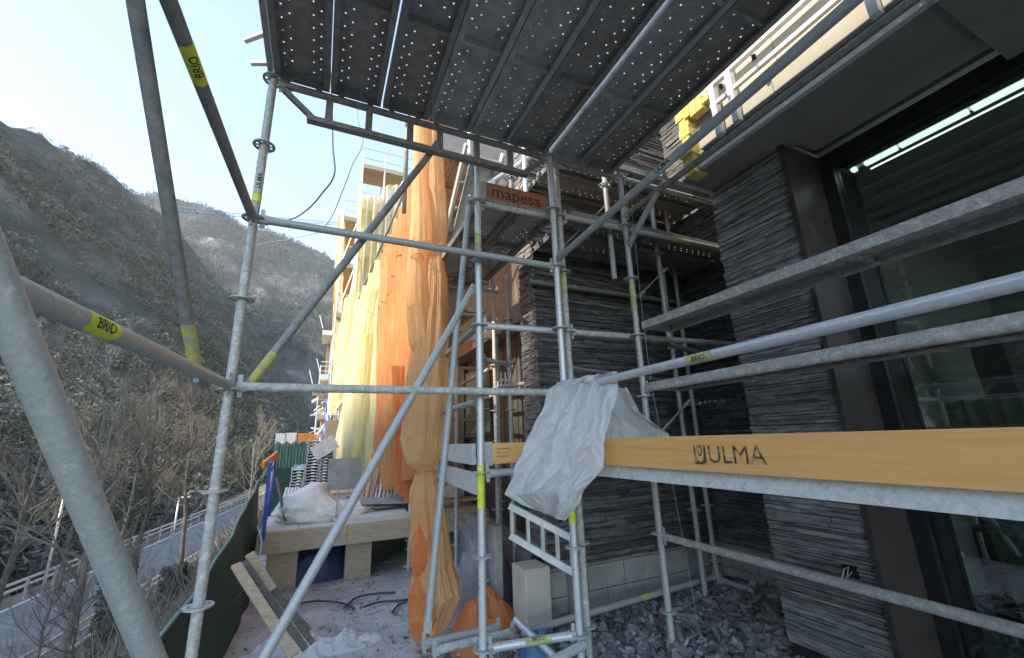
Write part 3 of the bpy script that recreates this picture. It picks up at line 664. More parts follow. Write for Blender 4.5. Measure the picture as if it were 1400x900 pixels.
# the facade beyond the recess: grey panels, openings, slab edge
far = thing('panelled_facade', (2.1, 5, -1.55), 'grey brown panelled facade with dark openings beyond the slate corner', 'building')
q = MB().box(2.25, 2.6, 3.76, 15, -1.8, 8)
part('wall', q, 'panel_grey', far)
q = MB()
for i in range(12):
    y = 3.8 + i * .42
    if i in (4, 5, 6): continue
    q.box(2.19, 2.249, y, y + .40, -1.5, 1.28)
part('panel', q, 'panel_grey', far)
for (y0, y1, z0, z1) in ((5.5, 6.7, .05, 1.1),):
    f = part('window', MB().box(2.20, 2.248, y0, y1, z0, z1), 'frame', far); part('pane', MB().box(2.185, 2.199, y0 + .06, y1 - .06, z0 + .06, z1 - .06), 'green_fence', f)
part('slab_edge', MB().box(1.98, 2.249, 3.8, 14, 1.30, 1.52), 'concrete', far)
part('plinth', MB().box(1.85, 2.249, 3.78, 9, -1.7, -1.02), 'concrete', far)

# ------------------------------------------------------------------ SCAFFOLD, front bay
def zs(a, b): return [round(.30 + .5 * k + (.0), 3) for k in range(-4, 12) if a < .30 + .5 * k < b]
A = standard(-.44, 2.6, -1.62, 2.33, zs(-1.5, 2.4), 'weathered left scaffold post with a sticker, standing against the valley', 'galv_dirty')
sticker(A, (-.44, 2.6, -1.62), (-.44, 2.6, 2.3), 3.16, .15, (.17, -1, 0), 'ULMA', .04, 'pale_label', 80)
MB().tube((-.44, 2.6, 1.405), (-.44, 2.6, 1.455), TR + .0012, 24, caps=False).build('band', M['yellow'], A, smooth=True)
Cp = standard(1.605, 2.6, -1.62, 2.33, zs(-1.5, 2.4), 'scaffold post behind the white plastic sheet, front one of a close pair', 'galv_light', band=[(-.55, -.30, 'yellow')])
D = standard(2.345, 2.6, -1.62, 2.33, zs(-1.5, 2.4), 'scaffold post right of the white plastic sheet with a worn yellow band', 'galv', band=[(1.02, 1.24, 'yellow_worn')])
B = standard(.995, 2.71, -1.62, 2.32, zs(-1.5, 2.3), 'pale scaffold post with two yellow bands, right of the orange net column', 'galv_light', band=[(-.42, -.165, 'yellow'), (1.37, 1.52, 'yellow_worn')])
C2 = standard(1.715, 2.68, -1.62, 2.36, zs(-1.5, 2.5), 'dull scaffold post close behind the post at the plastic sheet', 'galv_dirty', band=[(1.12, 1.34, 'yellow_worn')])
D2 = standard(2.30, 2.76, 1.35, 2.47, [2.30], 'short scaffold post hanging behind the upper deck end', 'galv', foot=False)
P1 = standard(3.63, 3.30, -1.62, 3.2, zs(-1.5, 3.2), 'scaffold post deep in the recess, right one of the two at the return wall', 'galv')
P2 = standard(3.32, 3.18, -1.62, 1.7, [-.7, 1.3], 'scaffold post deep in the recess, left one of the two at the return wall', 'galv')
P3 = standard(3.05, 2.95, .8, 2.45, [1.8], 'short scaffold post under the upper deck, in the dark recess', 'galv', foot=False)
B2 = standard(1.75, 4.27, -1.62, 1.85, [.81, .31, -.69, -1.19], 'thin far scaffold post just left of the slate corner', 'galv_dirty')
B3 = standard(1.86, 4.12, -1.62, 1.85, [1.31, .81, .31, -.67, -1.17], 'thin far scaffold post touching the slate corner', 'galv_dirty')
B4 = standard(2.02, 4.85, -1.62, 1.4, [.3, -.7], 'far scaffold post in front of the panelled facade', 'galv_dirty')
S1 = standard(1.05, 4.3, -1.62, 3.9, zs(-1.5, 3.9), 'far scaffold post beside the stair, right behind the orange net column', 'galv')
S2 = standard(1.18, 5.9, -1.62, 4.2, zs(-1.5, 4), 'far scaffold post in the shadow beyond the stair', 'galv_dirty')
S3 = standard(1.42, 2.98, 1.8, 2.9, [2.3], 'short far post standing behind the lettered board, left one', 'galv', foot=False)
S4 = standard(1.68, 3.2, 1.8, 3.1, [2.3], 'short far post standing behind the lettered board, right one', 'galv_light', foot=False)
S5 = standard(1.34, 3.9, 1.8, 3.6, [2.3, 2.8], 'far post at the top of the stair', 'galv_light', foot=False)
# ledgers, X direction
ZL = .315
ledger((-.44, 2.6, 1.30), (1.605, 2.6, 1.30), 'upper long scaffold rail from the left post to the middle post', 'galv')
ledger((-.44, 2.6, ZL), (1.605, 2.6, ZL), 'lower long scaffold rail from the left post into the white plastic sheet', 'galv_dirty')
ledger((.995, 2.71, .80), (1.715, 2.68, .80), 'short scaffold rail between the two middle posts', 'galv_light')
ledger((1.715, 2.68, .80), (3.88, 2.66, .82), 'rail running into the dark recess at mid height', 'galv_dirty')
lg = ledger((1.715, 2.66, 1.80), (3.85, 2.62, 1.80), 'rail with yellow sticker along the lower deck in the recess', 'galv'); sticker(lg, (1.715, 2.66, 1.80), (3.85, 2.62, 1.80), 1.35, .16, (0, -1, -.3), None, .03, 'yellow_worn', name='sticker')
lg = ledger((2.345, 2.6, 2.29), (3.85, 2.6, 2.31), 'topmost rail running right into the recess below the insulation', 'galv'); sticker(lg, (2.345, 2.6, 2.29), (3.85, 2.6, 2.31), .92, .14, (0, -1, -.3), 'ULMA', .03, 'pale_label', name='sticker')
lg = ledger((2.345, 2.6, .80), (3.9, 3.2, .82), 'rail with yellow sticker in the recess behind the middle post', 'galv'); sticker(lg, (2.345, 2.6, .80), (3.9, 3.2, .82), .55, .14, (0, -1, -.2), 'BRIO', .035, 'yellow_worn', name='sticker')
ledger((1.715, 2.68, .52), (3.6, 3.3, .52), 'thin rail low on the back wall of the recess', 'galv_dark', heads=(0, 0), r=.012)
lg = ledger((.995, 2.71, -1.20), (1.605, 2.6, -1.2), 'nearest base rail above the rubble with a pale sticker', 'galv_light')
sticker(lg, (.995, 2.71, -1.20), (1.605, 2.6, -1.2), .34, .17, (0, -1, .9), 'BRIO', .036, 'yellow_worn', name='sticker')
ledger((.80, 2.32, -1.235), (1.60, 2.55, -1.24), 'thick tube lying in front of the base rail', 'galv_light', heads=(0, 0), r=.0255)
ledger((.70, 3.15, -1.28), (1.30, 3.1, -1.27), 'base rail behind the first post, rear one', 'galv')
ledger((.72, 2.95, -1.25), (1.34, 2.95, -1.25), 'base rail behind the first post, front one', 'galv_dirty')
lg = ledger((1.42, 3.12, -1.34), (3.63, 3.30, -1.34), 'base rail crossing the rubble at the back wall', 'galv'); sticker(lg, (1.42, 3.12, -1.34), (3.63, 3.3, -1.34), 1.25, .15, (0, -1, .5), None, .03, 'yellow_worn', name='sticker')
lg = ledger((3.63, 3.30, -1.36), (3.60, 1.75, -1.40), 'base rail along the return wall over the rubble', 'galv'); sticker(lg, (3.63, 3.3, -1.36), (3.6, 1.75, -1.4), .95, .15, (-1, 0, .5), None, .03, 'yellow_worn', name='sticker')
ledger((1.36, 3.05, -1.22), (1.62, 2.45, -1.48), 'short tube sloping down to the rubble by the blue plastic', 'galv_light', heads=(0, 0))
# rails in Y direction
r1 = ledger((1.605, 2.6, .335), (1.60, -.4, .352), 'thick bright rail above the orange board with a worn yellow sticker', 'galv_light'); sticker(r1, (1.605, 2.6, .335), (1.60, -.4, .352), 1.23, .15, (-1, 0, -.15), 'BRIO', .036, 'yellow_worn', name='sticker', flip=False)
r2 = ledger((1.605, 2.6, 1.353), (1.605, -.4, 1.507), 'long grey rail rising to the upper right with a pale sticker', 'galv'); sticker(r2, (1.605, 2.6, 1.353), (1.605, -.4, 1.507), 1.18, .20, (-1, -.1, -.35), 'ULMA', .042, 'pale_label', 85, name='sticker')
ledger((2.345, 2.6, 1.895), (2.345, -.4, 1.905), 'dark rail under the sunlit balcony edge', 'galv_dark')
ledger((2.345, 2.6, 1.60), (2.345, 2.1, 1.95), 'short steep tube at the upper right post', 'galv', heads=(1, 0))
ledger((2.345, 2.6, -.715), (2.34, -.4, -.72), 'long rail in front of the lower pillar and window', 'galv_dirty')
ledger((2.345, 2.6, .352), (2.345, -.4, .352), 'dusty rail along the edge of the lower plank', 'galv_dirty', r=.0243)
t2 = ledger((-.44, 2.6, .32), (-.53, .2, .262), 'big near rail on the left with a yellow sticker', 'galv'); sticker(t2, (-.44, 2.6, .32), (-.53, .2, .262), 1.36, .14, (1, -.10, -.08), 'BRIO', .038, 'yellow', 80, flip=True)
t4 = ledger((-.44, 2.6, 1.29), (-.542, .3, 1.275), 'near tube rising from the left post to the top with a yellow sticker', 'galv_dark'); sticker(t4, (-.44, 2.6, 1.29), (-.542, .3, 1.275), 1.13, .17, (.85, -.2, -1), 'BRIO', .042, 'yellow', 88, flip=False)
t3 = brace((-.512, 2.28, .30), (-.66, .88, 1.84), 'steep near tube at the top left with a yellow painted foot', 'galv_dark')
MB().tube(sub((-.512, 2.28, .30), (-.66, .88, 1.84), .035), sub((-.512, 2.28, .30), (-.66, .88, 1.84), .14), TR + .0008, 24, caps=False).build('band', M['yellow_paint'], t3, smooth=True)
brace((-.50, .66, .49), (-.128, 1.62, -1.03), 'thickest tube, nearest of all, crossing the bottom left corner', 'galv')
t5 = brace((-.40, 2.67, .27), (.66, 2.67, 2.20), 'slim brace from the left post up to the overhead deck, yellow at its foot', 'galv_dark')
MB().tube(sub((-.40, 2.67, .27), (.66, 2.67, 2.20), .04), sub((-.40, 2.67, .27), (.66, 2.67, 2.20), .13), TR + .0008, 24, caps=False).build('band', M['yellow_paint'], t5, smooth=True)
brace((.965, 2.74, 1.10), (-.42, 2.32, -1.40), 'long brace from the second post down to the bottom left', 'galv')
brace((1.0, 2.92, 1.93), (.70, 2.88, -1.1), 'leaning tube between the orange net and the second post', 'galv', group='leaning tubes by the net')
brace((1.02, 2.80, 1.17), (1.65, 4.2, 1.75), 'short brace under the perforated deck with a yellow tip', 'galv', flat=True)
brace((2.55, 2.9, -.12), (3.25, 3.0, .30), 'thin rod above the orange board in the recess', 'galv_light', r=.010)
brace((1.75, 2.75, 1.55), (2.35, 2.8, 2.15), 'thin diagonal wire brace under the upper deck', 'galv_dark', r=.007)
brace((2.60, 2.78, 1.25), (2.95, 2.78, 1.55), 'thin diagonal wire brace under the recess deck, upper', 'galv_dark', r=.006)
# far horizontal rails along the facade
for (a, b, l_) in (((.995, 2.71, .80), (1.2, 6.0, .82), 'rail running away along the facade, highest of the receding ones'),
                   ((.995, 2.74, .26), (1.15, 6.0, .30), 'rail running away along the facade behind the lower long rail'),
                   ((1.75, 4.27, .80), (2.0, 8.2, .8), 'far rail receding beside the window of the panelled facade'),
                   ((1.86, 4.12, .52), (2.02, 8.2, .5), 'far thin rail receding low beside the facade window'),
                   ((1.75, 4.27, .56), (2.15, 3.42, .56), 'stub of tube with couplers by the slate corner')):
    ledger(a, b, l_, 'galv', heads=(1, 0))
t = thing('tube_coupler', (1.80, 4.1, .6), 'cluster of bolted couplers between the two far posts', 'coupler')
q = MB()
for dx in (0, .05, .11): q.tube((1.74 + dx, 4.08, .56), (1.74 + dx, 4.08, .70), .008, 8); q.box(1.725 + dx, 1.755 + dx, 4.06, 4.10, .60, .64)
q.build('bolt', M['galv_light'], t)

# overhead deck
pm = plank_mesh(.325, 3.0, .065, ribs=(-.75, .02, .8)); gap = [0, .003, .014, .016, .019, .021, .050, .054]
names = ['leftmost', 'second from left', 'third from left', 'fourth from left', 'fifth from left', 'sixth from left', 'seventh from left', 'rightmost']
pw = .329
P0 = None
for i in range(8):
    x = -.44 + .17 + i * pw + gap[i] * 1.0 + (0 if i < 6 else .01)
    mm = [M['deck'], M['galv_dark']] if i in (0, 1, 2, 5, 7) else [M['deck2'], M['galv_dark']]
    pp = plank(pm, (x, 1.085, 2.375), 0, 'perforated steel plank of the deck overhead, ' + names[i], mm, 'perforated planks of the overhead deck')
# lattice girder carrying the deck end
t = thing('lattice_girder', (-.44, 2.6, 2.27), 'lattice girder under the end of the overhead deck', 'girder')
MB().tube((-.40, 2.6, 2.285), (1.56, 2.6, 2.285), .024, 20).build('top_chord', M['galv_dark'], t, smooth=True, auto=50)
MB().box(-.225, 1.385, 2.575, 2.625, 2.055, 2.09).build('bottom_chord', M['galv_dark'], t)
for x in (-.10, .155, .44, .66, .95, 1.235): MB().box(x - .022, x + .022, 2.585, 2.615, 2.092, 2.265).build('post', M['galv_dark'], t)
for a, b in (((-.38, 2.6, 2.25), (-.19, 2.6, 2.085)), ((1.54, 2.6, 2.25), (1.35, 2.6, 2.085))): MB().bar(a, b, .03, .036, up=(0, 1, 0)).build('end_diagonal', M['galv_dark'], t)
head(t, (-.44, 2.6, 2.28), (1, 0, 0)); head(t, (1.605, 2.6, 2.28), (-1, 0, 0))
ledger((1.605, 2.6, 2.285), (2.345, 2.6, 2.285), 'short tube carrying the right end of the overhead deck, with a worn sticker', 'galv_dark')
q = MB().box(-.47, -.445, -.45, 2.6, 2.31, 2.42); tag(q.build('edge_channel', M['galv']), 'steel edge channel along the left side of the overhead deck', 'edge channel')
# lower planks on the right
for (nm, z, l_) in (('h', .905, 'steel plank at shoulder height passing in front of the slate pillar'), ('l', .405, 'steel plank just above the bright rail, lower of the two by the pillar')):
    pp = plank(pm, (2.52, 1.05, z), 0, l_, [M['galv_dirty'], M['plank_side']], 'planks in front of the pillar')
t = thing('toe_deck', (1.8, 1.1, -.17), 'pale steel deck edge directly beneath the orange board', 'scaffold deck')
MB().box(1.612, 1.618, -.4, 2.52, -.236, -.168).box(1.618, 1.66, -.4, 2.52, -.236, -.232).build('edge_profile', M['white_beam'], t)
MB().box(1.618, 2.26, -.4, 2.52, -.180, -.172).box(2.26, 2.266, -.4, 2.52, -.236, -.172).build('deck_sheet', M['galv_dirty'], t)
# orange toe board with stencilled name
t = thing('toe_board', (1.6, 1.1, -.09), 'long orange plywood toe board stencilled ULMA across the lower right', 'toe board', 'toe boards')
bmb = MB().box(1.585, 1.606, -.4, 2.50, -.166, -.010); o = bmb.build('board', M['board'], t)
bv = o.modifiers.new('bevel', 'BEVEL'); bv.width = .0015; bv.segments = 2
vs_, fs = text_mesh('ULMA', .104, .0, 0)
yc, zc = 1.72, -.083
def onboard(v, yc_, zc_, sc=1.0): return Vector((1.5838, yc_ - v.x * sc, zc_ + v.y * sc))
MB().add([onboard(v, 1.262, -.094) for v in vs_], fs).build('lettering', M['stencil'], t)
# emblem: a shield outline with a small shield in it
def outline(poly, wd):
    n = len(poly); c = Vector((sum(p[0] for p in poly) / n, sum(p[1] for p in poly) / n, 0)); inner = [c + (Vector((p[0], p[1], 0)) - c) * wd for p in poly]
    vv = [Vector((p[0], p[1], 0)) for p in poly] + inner; return vv, [(i, (i + 1) % n, n + (i + 1) % n, n + i) for i in range(n)]
em = MB()
sh = [(-.030, .036), (-.022, .034), (-.018, -.005), (-.010, -.026), (0, -.032), (.010, -.026), (.018, -.005), (.022, .034), (.030, .036), (.030, -.040), (-.030, -.040)]
vv, ff = [Vector((*p, 0)) for p in sh], [(0, 1, 2, 10), (2, 3, 4, 10), (4, 5, 9, 10), (5, 6, 9), (6, 7, 8, 9)]
em.add([onboard(v, 1.440, -.090, 1.12) for v in vv], ff)
sh2 = [(-.012, .032), (.012, .032), (.012, .008), (.007, -.006), (0, -.012), (-.007, -.006), (-.012, .008)]
vv, ff = outline(sh2, .55); em.add([onboard(v, 1.440, -.088, 1.12) for v in vv], ff)
em.build('emblem', M['stencil'], t)
# other toe boards
t = thing('toe_board', (1.36, 2.80, 1.97), 'red orange board lettered mapesa on the deck behind the middle posts', 'toe board', 'toe boards')
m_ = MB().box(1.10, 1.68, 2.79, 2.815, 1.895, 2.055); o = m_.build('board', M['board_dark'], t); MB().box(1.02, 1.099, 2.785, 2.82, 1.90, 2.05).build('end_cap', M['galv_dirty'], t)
vs_, fs = text_mesh('mapesa', .155, .0, 0); MB().add([Vector((1.375 + v.x, 2.7885, 1.978 + v.y)) for v in vs_], fs).build('lettering', M['ink'], t)
t = thing('toe_board', (1.2, 2.72, -.09), 'short orange board end with metal cap, left of the white plastic', 'toe board', 'toe boards')
MB().box(1.09, 1.58, 2.735, 2.757, -.155, -.02).build('board', M['board'], t); MB().box(1.02, 1.089, 2.73, 2.76, -.165, -.01).build('end_cap', M['galv'], t)
q = MB(); 
for k in range(3): q.box(1.12, 1.22, 2.7338, 2.7345, -.06 - k * .025, -.056 - k * .025)
q.build('lettering', M['stencil'], t)
ledger((.995, 2.71, -.21), (1.605, 2.62, -.21), 'short rail under the small orange board end', 'galv')
for (x0, y0, x1, y1, z, l_) in ((1.0, 2.86, 1.35, 7.2, -.02, 'dusty pale board running away behind the second post, upper'), (1.02, 2.86, 1.40, 7.2, -.215, 'dusty pale board running away behind the second post, lower')):
    t = MB().bar((x0, y0, z - .07), (x1, y1, z - .07), .03, .14).build('side_board', M['white_beam']); tag(t, l_, 'board', 'boards running away along the facade')
# perforated deck behind the middle posts
pm2 = plank_mesh(.33, 1.75, .06, ribs=(-.2,)); pm3 = plank_mesh(.33, 2.0, .06, ribs=(.1,))
for i, l_ in enumerate(('left plank of the smaller perforated deck behind the middle posts', 'right plank of the smaller perforated deck behind the middle posts')):
    plank(pm2, (1.19 + i * .345, 3.62, 1.88), 0, l_, [M['deck2'], M['galv_dark']], 'planks of the smaller deck', ln=1.75)
ledger((.995, 2.73, 1.80), (1.715, 2.70, 1.80), 'tube carrying the front of the smaller perforated deck', 'galv_dirty')
ledger((1.0, 4.52, 1.80), (1.95, 4.52, 1.80), 'tube carrying the rear of the smaller perforated deck', 'galv_dirty')
for i in range(3):
    plank(pm3, (2.85, 2.84 + i * .34 - .01, 1.89 - .0), R(90), ('front', 'middle', 'rear')[i] + ' crosswise plank of the deck inside the recess', [M['deck'], M['galv_dark']], 'planks of the recess deck', ln=2.0)
for i in range(2):
    plank(pm3, (2.85, 2.95 + i * .34 - .01, 2.62), R(90), ('front', 'rear')[i] + ' crosswise plank of the upper deck inside the recess', [M['deck'], M['galv_dark']], 'planks of the upper recess deck', ln=2.0)
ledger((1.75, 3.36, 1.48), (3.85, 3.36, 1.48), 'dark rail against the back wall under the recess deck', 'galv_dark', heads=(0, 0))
# stair flight with perforated strings
t = thing('scaffold_stair', (1.1, 4.2, 1), 'steep perforated stair flight behind the smaller deck', 'stair')
for x in (1.12, 1.52): MB().bar((x, 3.35, 2.85), (x, 5.9, .75), .03, .09).build('string', M['galv'], t)
q = MB(); n_ = 12
for k in range(n_):
    f = (k + .5) / n_; y = 3.35 + 2.55 * f; z = 2.85 - 2.1 * f; q.box(1.14, 1.50, y - .09, y + .09, z - .02, z)
q.build('tread', M['deck2'], t)
psh = plank_mesh(.30, 3.1, .04, ribs=()); me = psh; me.materials.append(M['deck2']); me.materials.append(M['galv_dark'])
o = bpy.data.objects.new('perforated_sheet', me); COL.objects.link(o); o.parent = t; o.location = Vector((1.32, 4.62, 1.72)) - ORG[t.name]; o.rotation_euler.x = math.atan2(-2.1, 2.55)
t = thing('scaffold_stair', (1.3, 3.6, -.5), 'dark stair underside low beyond the second post', 'stair')
for x in (1.05, 1.5): MB().bar((x, 5.2, 1.55), (x, 8.0, -.1), .03, .10).build('string', M['galv_dark'], t)
q = MB()
for k in range(12):
    f = (k + .5) / 12; q.box(1.06, 1.49, 5.1 + 2.8 * f, 5.32 + 2.8 * f, 1.52 - 1.65 * f, 1.55 - 1.65 * f)
q.build('tread', M['deck'], t)
# aluminium lattice panel low in front of the slate corner
t = thing('lattice_fence_panel', (1.34, 2.93, -.6), 'pale aluminium lattice panel hanging below the white plastic', 'lattice panel')
MB().bar((1.33, 3.02, -.47), (1.72, 2.76, -.70), .04, .045).build('top_chord', M['alu'], t); MB().bar((1.33, 3.02, -.67), (1.72, 2.76, -.92), .04, .045).build('bottom_chord', M['alu'], t)
for k in (.03, .28, .5, .72, .93):
    a = sub((1.33, 3.02, -.49), (1.72, 2.76, -.72), k); b = sub((1.33, 3.02, -.65), (1.72, 2.76, -.9), k); MB().bar(a, b, .022, .022).build('post', M['alu'], t)
# pale concrete blocks at the foot of the corner
for (x0, x1, y0, y1, z0, z1, l_) in ((1.60, 1.83, 3.36, 3.62, -1.6, -1.02, 'pale concrete block at the foot of the slate corner'), (1.50, 1.575, 3.75, 4.6, -1.6, -.75, 'tall concrete kerb panel behind the pale block'), (2.04, 2.12, 3.35, 3.44, -1.6, -1.1, 'narrow pale concrete post against the block wall')):
    o = MB().box(x0, x1, y0, y1, z0, z1).build('concrete_block', M['concrete'] if x0 != 1.6 else M['cream']); tag(o, l_, 'concrete block'); bv = o.modifiers.new('bevel', 'BEVEL'); bv.width = .008; bv.segments = 2
# hanging stuff above left: tube ends, cables, wire
for (px, py, px2, py2, l_) in ((336, 56, 362, 38, 'short tube end sticking out beyond the deck, upper'), (344, 87, 368, 87, 'short tube end sticking out beyond the deck, lower')):
    a = W(px, py, Z=4.3); b = W(px2 + 60, py2 - (14 if py < 60 else 0), Z=4.3); o = MB().tube(a, b, .028, 16).build('tube_end', M['alu'], smooth=True, auto=50); tag(o, l_, 'tube', 'tube ends left of the deck')
def cable(pts, r, l_, m='hose', cat='cable', name='cable', group=None):
    P_ = [Vector(p) for p in pts]; out = []
    for i in range(len(P_) - 1):
        p0 = P_[max(i - 1, 0)]; p1 = P_[i]; p2 = P_[i + 1]; p3 = P_[min(i + 2, len(P_) - 1)]
        for k in range(6):
            t_ = k / 6; out.append(.5 * ((2 * p1) + (-p0 + p2) * t_ + (2 * p0 - 5 * p1 + 4 * p2 - p3) * t_ ** 2 + (-p0 + 3 * p1 - 3 * p2 + p3) * t_ ** 3))
    out.append(P_[-1]); o = MB().path(out, r, 8).build(name, M[m], smooth=True); return tag(o, l_, cat, group)
cable([W(450, 60, Y=6), W(454, 150, Y=6), W(455, 200, Y=6), W(457, 239, Y=6.02), W(440, 265, Y=6.3), W(420, 287, Y=6.8), W(395, 301, Y=7.5), W(350, 310, Y=9)], .012, 'thicker cable hanging in the sky left of the net, kinked halfway', group='hanging cables')
cable([W(480, 60, Y=7), W(489, 160, Y=7), W(496, 195, Y=7.02), W(482, 225, Y=7.2), W(468, 262, Y=7.6), W(448, 305, Y=8.4), W(420, 322, Y=10), W(330, 338, Y=14)], .009, 'thin cable hanging right of the thicker one', 'galv_dark', group='hanging cables')
cable([W(862, 250, Y=2.45), W(868, 330, Y=2.44), W(890, 520, Y=2.42), W(925, 690, Y=2.4), W(957, 872, Y=2.38)], .0022, 'thin steel wire hanging beside the right post', 'galv_dark', 'wire', 'wire')
pm4 = plank_mesh(.325, 3.0, .065, ribs=(-.75, .8))
for i in range(3):
    plank(pm4, (.62 + i * .34, 1.1, 4.35), 0, ('left', 'middle', 'right')[i] + ' plank of the next deck up, seen only through the holes of the overhead deck', [M['deck'], M['galv_dark']], 'planks of the next deck up')
for z in (3.78, 1.92):
    for i in range(3):
        y0 = 7.1 if z < 3 else 6.2
        plank(pm, (1.22 + i * .335, y0, z), 0, ('left', 'middle', 'right')[i] + (' plank of the far upper deck beyond the stair head' if z > 3 else ' plank of the far lower deck beyond the stair'), [M['deck2'], M['galv_dark']], 'planks of the far decks beyond the stair')
for (y, z, l_) in ((4.62, 3.70, 'tube under the front of the far upper deck'), (5.6, 1.80, 'tube under the front of the far lower deck'), (5.6, 2.85, 'guard tube above the far lower deck'), (5.6, 1.0, 'cross tube low beyond the stair'), (5.9, .3, 'cross tube beside the facade window')):
    ledger((1.02, y, z), (2.2, y, z), l_, 'galv', heads=(0, 0))
brace((1.10, 5.7, .3), (1.12, 4.3, 1.9), 'far raking tube beside the stair string', 'galv')
brace((1.3, 3.2, 2.35), (1.9, 3.3, 2.95), 'short far brace above the lettered board', 'galv_light')

for (x, y, z1, l_) in ((1.45, 3.9, 1.8, 'far scaffold post between the second post and the slate corner, nearer one'), (1.62, 5.3, 1.8, 'far scaffold post under the rear of the smaller deck'), (1.35, 6.8, 3.7, 'far scaffold post beyond the stair foot'), (2.05, 6.6, 3.7, 'far scaffold post against the panelled facade, beyond the window')):
    standard(x, y, -1.62, z1, zs(-1.5, z1), l_, 'galv_dirty')
for (a, b, l_) in (((1.45, 3.9, .80), (1.86, 4.12, .80), 'short far rail joining two thin posts at the slate corner'), ((1.45, 3.9, -.20), (1.62, 5.3, -.20), 'far rail receding between the thin posts, lowest'), ((1.62, 5.3, 1.3), (2.02, 4.85, 1.3), 'short far rail under the smaller deck'), ((1.35, 6.8, 1.3), (2.05, 6.6, 1.3), 'far cross rail beyond the stair foot')):
    ledger(a, b, l_, 'galv_dirty')

# ------------------------------------------------------------------ NETS AND SHEETS
def bundle(name, path, m, seed, folds=9, nseg=260, amp=.20):
    """gathered hanging cloth: closed pleated tube. path = (x, y, z, half width x, half width y)"""
    rg = random.Random(seed); rows = []; ph = [rg.uniform(0, 6.28) for _ in range(8)]
    N_ = 220; L_ = len(path) - 1
    for i in range(N_ + 1):
        f = i / N_ * L_; k = min(int(f), L_ - 1); t = f - k; t = t * t * (3 - 2 * t); a = path[k]; b = path[k + 1]; c = [a[j] * (1 - t) + b[j] * t for j in range(5)]
        tt = i / N_; row = []
        for j in range(nseg):
            th = 2 * math.pi * j / nseg
            tight = min(1, max(.25, c[3] / .25))
            r_ = 1 + amp * tight * (.55 * math.sin(folds * th + ph[0] + 2.2 * math.sin(3 * tt + ph[1])) * .6 + .35 * math.sin((folds + 6) * th + ph[2] + 3 * tt) * .6 + .28 * math.sin(3 * th + ph[3] + 5 * tt)) + .12 * noise.noise(Vector((math.cos(th) * 2, math.sin(th) * 2, tt * 16 + seed))) + .06 * abs(noise.noise(Vector((math.cos(th) * 6, math.sin(th) * 6, tt * 40 + seed))))
            r_ += .010 * math.sin(41 * th + 5 * noise.noise(Vector((tt * 7, 1, seed)))) + .006 * math.sin(67 * th + 6 * noise.noise(Vector((tt * 9, 5, seed))))
            row.append((c[0] + c[3] * r_ * math.cos(th), c[1] + c[4] * r_ * math.sin(th), c[2] + .012 * math.sin(5 * th)))
        rows.append(row)
    return MB().grid(rows, closed=True)
def curtain(corners, folds, depth, seed, nu=90, nv=70, taper=None, norm=(-.95, -.3, 0)):
    """hanging pleated sheet between top edge (a,b) and bottom edge (c,d)"""
    a, b, c, d = [Vector(p) for p in corners]; rg = random.Random(seed); ph = [rg.uniform(0, 6.28) for _ in range(6)]; rows = []; n3 = Vector(norm).normalized()
    for i in range(nv + 1):
        v = i / nv; row = []
        for j in range(nu + 1):
            u = j / nu; uu = u
            if taper: 
                k = taper(v); uu = .5 + (u - .5) * k
            p = a.lerp(b, uu).lerp(c.lerp(d, uu), v)
            off = depth * (math.sin(folds * 6.28 * u + ph[0] + 1.4 * math.sin(2.5 * v + ph[1])) * .6 + .4 * math.sin(folds * 2.3 * 6.28 * u + ph[2] + v * 2) + .7 * noise.noise(Vector((u * 5, v * 4, seed))) + .25 * noise.noise(Vector((u * 16, v * 9, seed))))
            row.append(p + n3 * off)
        rows.append(row)
    return MB().grid(rows)
def net(mb, m, l_, name='debris_net'):
    o = mb.build(name, M[m], smooth=True); return tag(o, l_, 'debris net', 'coloured debris nets hanging from the facade scaffold')
t = thing('debris_net', (.95, 3.9, -1.5), 'nearest peach net gathered into a long column, knotted low and bulging at the floor', 'debris net', 'coloured debris nets hanging from the facade scaffold')
def nw(px, py, Y): p = W(px, py, Y=Y); return p
def col(rows):
    out = []
    for (xl, xr_, py, Y) in rows:
        a = W(xl, py, Y=Y); b = W(xr_, py, Y=Y); out.append(((a.x + b.x) / 2, Y, a.z, (b.x - a.x) / 2, min(.16, (b.x - a.x) / 2 * .8)))
    return out
bundle('n', col([(590, 596, 310, 3.95), (576, 612, 380, 3.95), (572, 613, 420, 3.95), (566, 612, 470, 3.9), (553, 609, 560, 3.9), (551, 606, 600, 3.9), (556, 600, 632, 3.9), (568, 594, 645, 3.9), (561, 603, 680, 3.88), (561, 612, 730, 3.85), (564, 618, 780, 3.82), (560, 628, 820, 3.78), (562, 610, 862, 3.75), (566, 590, 880, 3.75)]), 'x', 3).build('lower_column', M['net_peach'], t, smooth=True)
bundle('n', col([(566, 588, 100, 3.98), (565, 584, 230, 3.98), (560, 592, 330, 3.95), (558, 584, 352, 3.95), (556, 590, 420, 3.92), (560, 600, 470, 3.9), (572, 596, 500, 3.9)]), 'x', 9, folds=7).build('left_strand', M['net_peach'], t, smooth=True)
bundle('n', col([(572, 606, 100, 4.02), (580, 605, 200, 4.02), (578, 608, 260, 4.0), (590, 611, 318, 3.98), (598, 608, 338, 3.95), (584, 610, 370, 3.95), (582, 612, 440, 3.92), (580, 610, 480, 3.9)]), 'x', 15, folds=7).build('right_strand', M['net_peach'], t, smooth=True)
bundle('n', col([(573, 577, 705, 3.80), (562, 590, 745, 3.76), (561, 590, 768, 3.76), (566, 584, 790, 3.76), (560, 592, 812, 3.72), (559, 600, 850, 3.70), (568, 588, 878, 3.7)]), 'x', 21, folds=3, amp=.12).build('inner_bulge', M['net_orange'], t, smooth=True)
